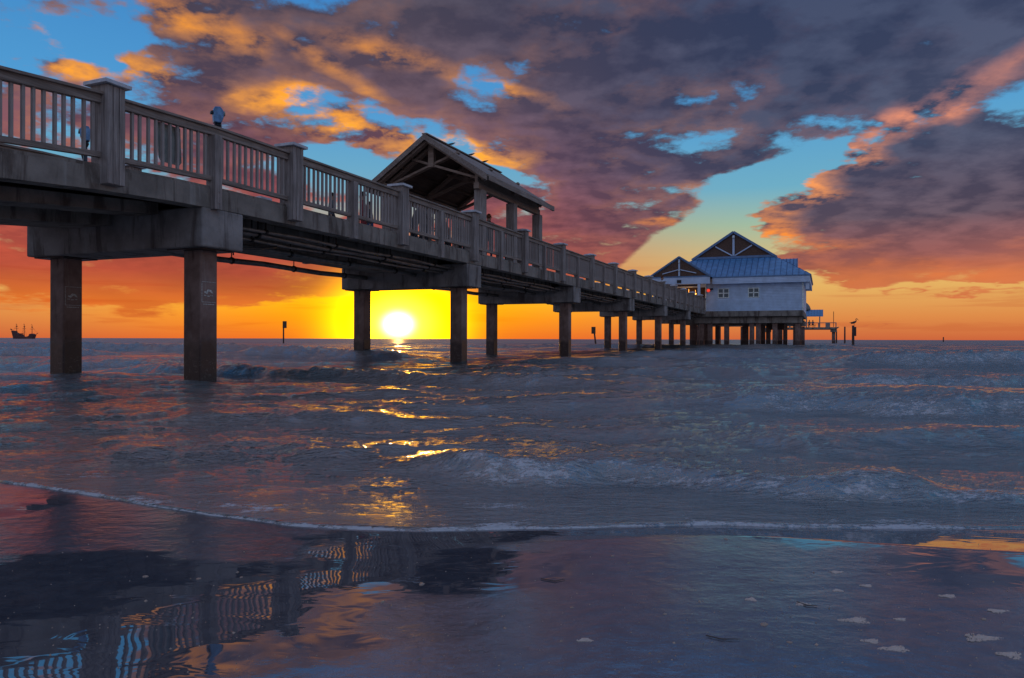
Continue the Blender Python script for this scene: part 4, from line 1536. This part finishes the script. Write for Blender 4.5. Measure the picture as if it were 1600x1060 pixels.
# ------------------------------------------------------------------ birds
def bird(kind, loc, rz, label, sc=1.0):
    if kind == 'gull':
        V = [(0, 0, .17), (.09, 0, .20), (.15, 0, .235), (.185, 0, .245), (-.10, 0, .155), (-.24, 0, .13)]
        R = [.055, .045, .026, .028, .04, .010]
        Ed = [(0, 1), (1, 2), (2, 3), (0, 4), (4, 5)]
        beak = MB().tube([(.20, 0, .245), (.25, 0, .237)], [.010, .003], 6)
        legs = [((0, .025, .13), (.01, .025, 0)), ((0, -.025, .13), (.01, -.025, 0))]
    else:
        V = [(0, 0, .34), (.18, 0, .42), (.26, 0, .55), (.20, 0, .70), (.25, 0, .78), (-.2, 0, .28), (-.42, 0, .16)]
        R = [.14, .10, .05, .04, .06, .10, .02]
        Ed = [(0, 1), (1, 2), (2, 3), (3, 4), (0, 5), (5, 6)]
        beak = MB().tube([(.28, 0, .79), (.40, 0, .70), (.56, 0, .56)], [.04, .035, .008], 6)
        legs = [((0, .06, .22), (.02, .06, 0)), ((0, -.06, .22), (.02, -.06, 0))]
    e = empty(kind, loc, rz)
    e.scale = (sc,) * 3
    tag(e, label, 'bird')
    me = skin_mesh('body', V, Ed, R, 0, 1)
    me.materials.append(MATS['gull_feather' if kind == 'gull' else 'dark_feather'])
    o = bpy.data.objects.new('body', me)
    COL.objects.link(o)
    o.parent = e
    k = 1 if kind == 'gull' else 2.1
    for sg in (-1, 1):
        w = MB().quadbox([(-.27 * k, sg * .02 * k, .14 * k), (-.1 * k, sg * .055 * k, .13 * k), (.07 * k, sg * .058 * k, .17 * k), (.05 * k, sg * .04 * k, .19 * k),
                          (-.27 * k, sg * .028 * k, .15 * k), (-.1 * k, sg * .062 * k, .17 * k), (.07 * k, sg * .064 * k, .19 * k), (.03 * k, sg * .045 * k, .22 * k)])
        w.build('wing', 'dark_feather', e)
    beak.build('beak', 'beak_horn', e)
    for a_, b_ in legs:
        MB().tube([a_, b_], .006 * k, 5).build('leg', 'beak_horn', e)
    return e


for px, py, lb in ((705, 228, 'gull nearest the front peak on the shelter ridge'), (736, 244, 'middle gull of the three on the shelter ridge'), (757, 256.5, 'gull farthest from the peak on the shelter ridge')):
    Yr = F * (OFF + OR) / DY / (1286 - px)                # station of the ridge seen at this column
    bird('gull', PW(s_of_Y(Yr, OR), OR, H_RIDGE + .035), .15, lb, .62)
q = at(1333, 80)
bird('pelican', (q.x + .1, q.y, 2.46), .1, 'pelican standing on the rightmost thick post', .95)
q = at(1307, 140)
bird('gull', (q.x, q.y, 2.6), .3, 'gull on the shortest post right of the fishing deck', 3.0)

# ------------------------------------------------------------------ small things on the wet sand
def put(px, py):
    gx_, gy_ = ground(px, py)
    return gx_, gy_, float(sand_z(np.array([gx_]), np.array([gy_]))[0])


rr = random.Random(5)
shm = []
for v_ in range(5):
    mb = MB()
    n_ = 10
    for j, (rad, z_) in enumerate(((1, 0), (.92, .22), (.6, .42), (.2, .5))):
        for i in range(n_):
            a = 2 * PI * i / n_
            k = rad * (1 + .12 * math.sin(5 * a + v_) + rr.uniform(-.06, .06))
            mb.v.append((k * math.cos(a), k * math.sin(a) * .75, z_))
        if j:
            for i in range(n_):
                mb.f.append(((j - 1) * n_ + i, (j - 1) * n_ + (i + 1) % n_, j * n_ + (i + 1) % n_, j * n_ + i))
    mb.f.append(tuple(3 * n_ + i for i in range(n_)))
    me = mb.mesh('shell')
    me.materials.append(MATS['shell'])
    for f in me.polygons: f.use_smooth = True
    shm.append(me)
SH = [(599, 939, 6, 'small shell at the edge of the blue reflection'), (660, 912, 7, 'shell with orange glint in the shallow film near the centre'), (1195, 992, 9, 'roundest shell alone on the dark sand right of centre'),
      (895, 961, 4, 'little shell below the curved twig'), (1206, 918, 4, 'tiny pebble shell above the long foam patch'), (378, 902, 4, 'shell beside the pale reflected balusters'),
      (228, 902, 6, 'whitish shell left of the reflected balusters'), (311, 905, 5, 'shell on the film between reflected post and balusters'), (1135, 850, 5, 'dark chip on the pale sand tongue'),
      (958, 878, 4, 'shell chip left of the bright swash line'), (878, 1016, 4, 'shell near the bottom centre'), (1538, 987, 6, 'dark shell at the right edge'), (1235, 1022, 6, 'dark flat chip near the bottom right'),
      (790, 990, 4, 'chip on the sand below the cloud reflection'), (1040, 975, 5, 'small ring shell on the blue sand'), (1390, 911, 5, 'pebble on the wet strip to the right')]
for i, (px, py, r_, lb) in enumerate(SH):
    x_, y_, z_ = put(px, py)
    o = bpy.data.objects.new('shell', shm[i % 5])
    COL.objects.link(o)
    o.location = (x_, y_, z_)
    sc = r_ / F * y_ * .75
    o.scale = (sc, sc, sc * .8)
    o.rotation_euler = (0, 0, rr.uniform(0, 6))
    tag(o, lb, 'shell')
# uncounted crumbs of shell
mb = MB()
for i in range(520):
    px, py = rr.uniform(-20, 1620), 835 + 235 * rr.random() ** .8
    gx_, gy_ = ground(px, py)
    if gy_ > float(shore(np.array([gx_]))[0]) - .1: continue
    z_ = float(sand_z(np.array([gx_]), np.array([gy_]))[0])
    r_ = rr.uniform(.0012, .0035) * (2 if rr.random() < .05 else 1)
    a = rr.uniform(0, 6)
    ca, sa_ = math.cos(a) * r_, math.sin(a) * r_
    b = len(mb.v)
    mb.v += [(gx_ + ca, gy_ + sa_, z_ - .0005), (gx_ - sa_, gy_ + ca, z_ - .0005), (gx_ - ca, gy_ - sa_, z_ - .0005), (gx_ + sa_, gy_ - ca, z_ - .0005), (gx_, gy_, z_ + r_ * .8)]
    mb.f += [(b, b + 1, b + 4), (b + 1, b + 2, b + 4), (b + 2, b + 3, b + 4), (b + 3, b, b + 4)]
q = mb.build('shell_crumbs', 'shell')
tag(q, 'scattered crumbs of shell over the wet sand', 'shell crumbs', kind='stuff')

m, nt, p = newmat('sea_foam')
v = objc(nt)
p.inputs['Base Color'].default_value = (.66, .54, .47, 1)
p.inputs['Roughness'].default_value = .4
p.inputs['Subsurface Weight'].default_value = .3
p.inputs['Subsurface Radius'].default_value = (.004, .004, .004)
setin(p, 'Normal', bump(nt, voronoi(nt, v, 260), .8, .003))
FP = [(1338, 985, 30, 7, 'long pale foam patch right of centre, upper'), (1400, 1033, 30, 7, 'foam patch near the bottom between the two long ones'), (1535, 1017, 40, 9, 'longest foam patch near the right edge'),
      (1580, 1045, 25, 9, 'foam patch in the bottom right corner'), (1362, 1020, 18, 5, 'small foam patch left of the bottom foam patch'), (1175, 950, 11, 4, 'little foam oval on the blue sand'),
      (1255, 958, 15, 4, 'foam oval beside the thin twig'), (1408, 984, 12, 3, 'small foam fleck right of the long pale patch'), (1482, 948, 18, 4, 'foam fleck on the right'),
      (915, 1016, 16, 4, 'foam smear at the bottom centre'), (1355, 928, 12, 3, 'pale foam fleck under the right swash line'), (1310, 935, 10, 3, 'foam fleck left of its neighbour under the swash line'),
      (1560, 975, 20, 5, 'dull foam patch at the right edge'), (1308, 905, 14, 3, 'thin foam fleck close to the swash line')]
for (px, py, rx, ry, lb) in FP:
    x_, y_, z_ = put(px, py)
    ax = .8 * rx / F * y_
    ay = .7 * abs(ground(px, py - ry)[1] - ground(px, py + ry)[1]) / 2
    mb = MB()
    nb_ = int(40 + rx * 9)
    for i in range(nb_):
        t_, a = rr.random() ** .7 * 1.15, rr.uniform(0, 2 * PI)
        wob = .75 + .25 * math.sin(3 * a + rx)
        bx_, by_ = ax * t_ * wob * math.cos(a), ay * t_ * wob * math.sin(a)
        r_ = rr.uniform(.0010, .0036) * (1.25 - t_ * .5)
        b = len(mb.v)
        for k in range(7):
            mb.v.append((bx_ + r_ * math.cos(k * 2 * PI / 7), by_ + r_ * math.sin(k * 2 * PI / 7), -.001))
        for k in range(7):
            mb.v.append((bx_ + .7 * r_ * math.cos(k * 2 * PI / 7), by_ + .7 * r_ * math.sin(k * 2 * PI / 7), r_ * .45))
        mb.v.append((bx_, by_, r_ * .62))
        for k in range(7):
            k2 = (k + 1) % 7
            mb.f += [(b + k, b + k2, b + 7 + k2, b + 7 + k), (b + 7 + k, b + 7 + k2, b + 14)]
    q = mb.build('foam_patch', 'sea_foam', None, 0, True, (x_, y_, z_ + .001))
    tag(q, lb, 'foam', 'foam patches left on the wet sand')
for pts, lb in (([(530, 917), (545, 919), (562, 915)], 'short dark twig beside the reflected railing'), ([(846, 912), (868, 917), (884, 914)], 'curved twig right of the centre pool'),
                ([(1104, 1012), (1128, 1018), (1157, 1018)], 'long thin twig near the bottom right of centre'), ([(1246, 955), (1262, 961), (1278, 962)], 'thin twig among the foam ovals')):
    w = [Vector((put(*q_)[0], put(*q_)[1], put(*q_)[2] + .003)) for q_ in pts]
    b0_ = w[0]
    q = MB().tube([tuple(a - b0_) for a in w], [.0014, .0018, .0008], 6).build('twig', 'twig', None, 0, True, b0_)
    tag(q, lb, 'twig')
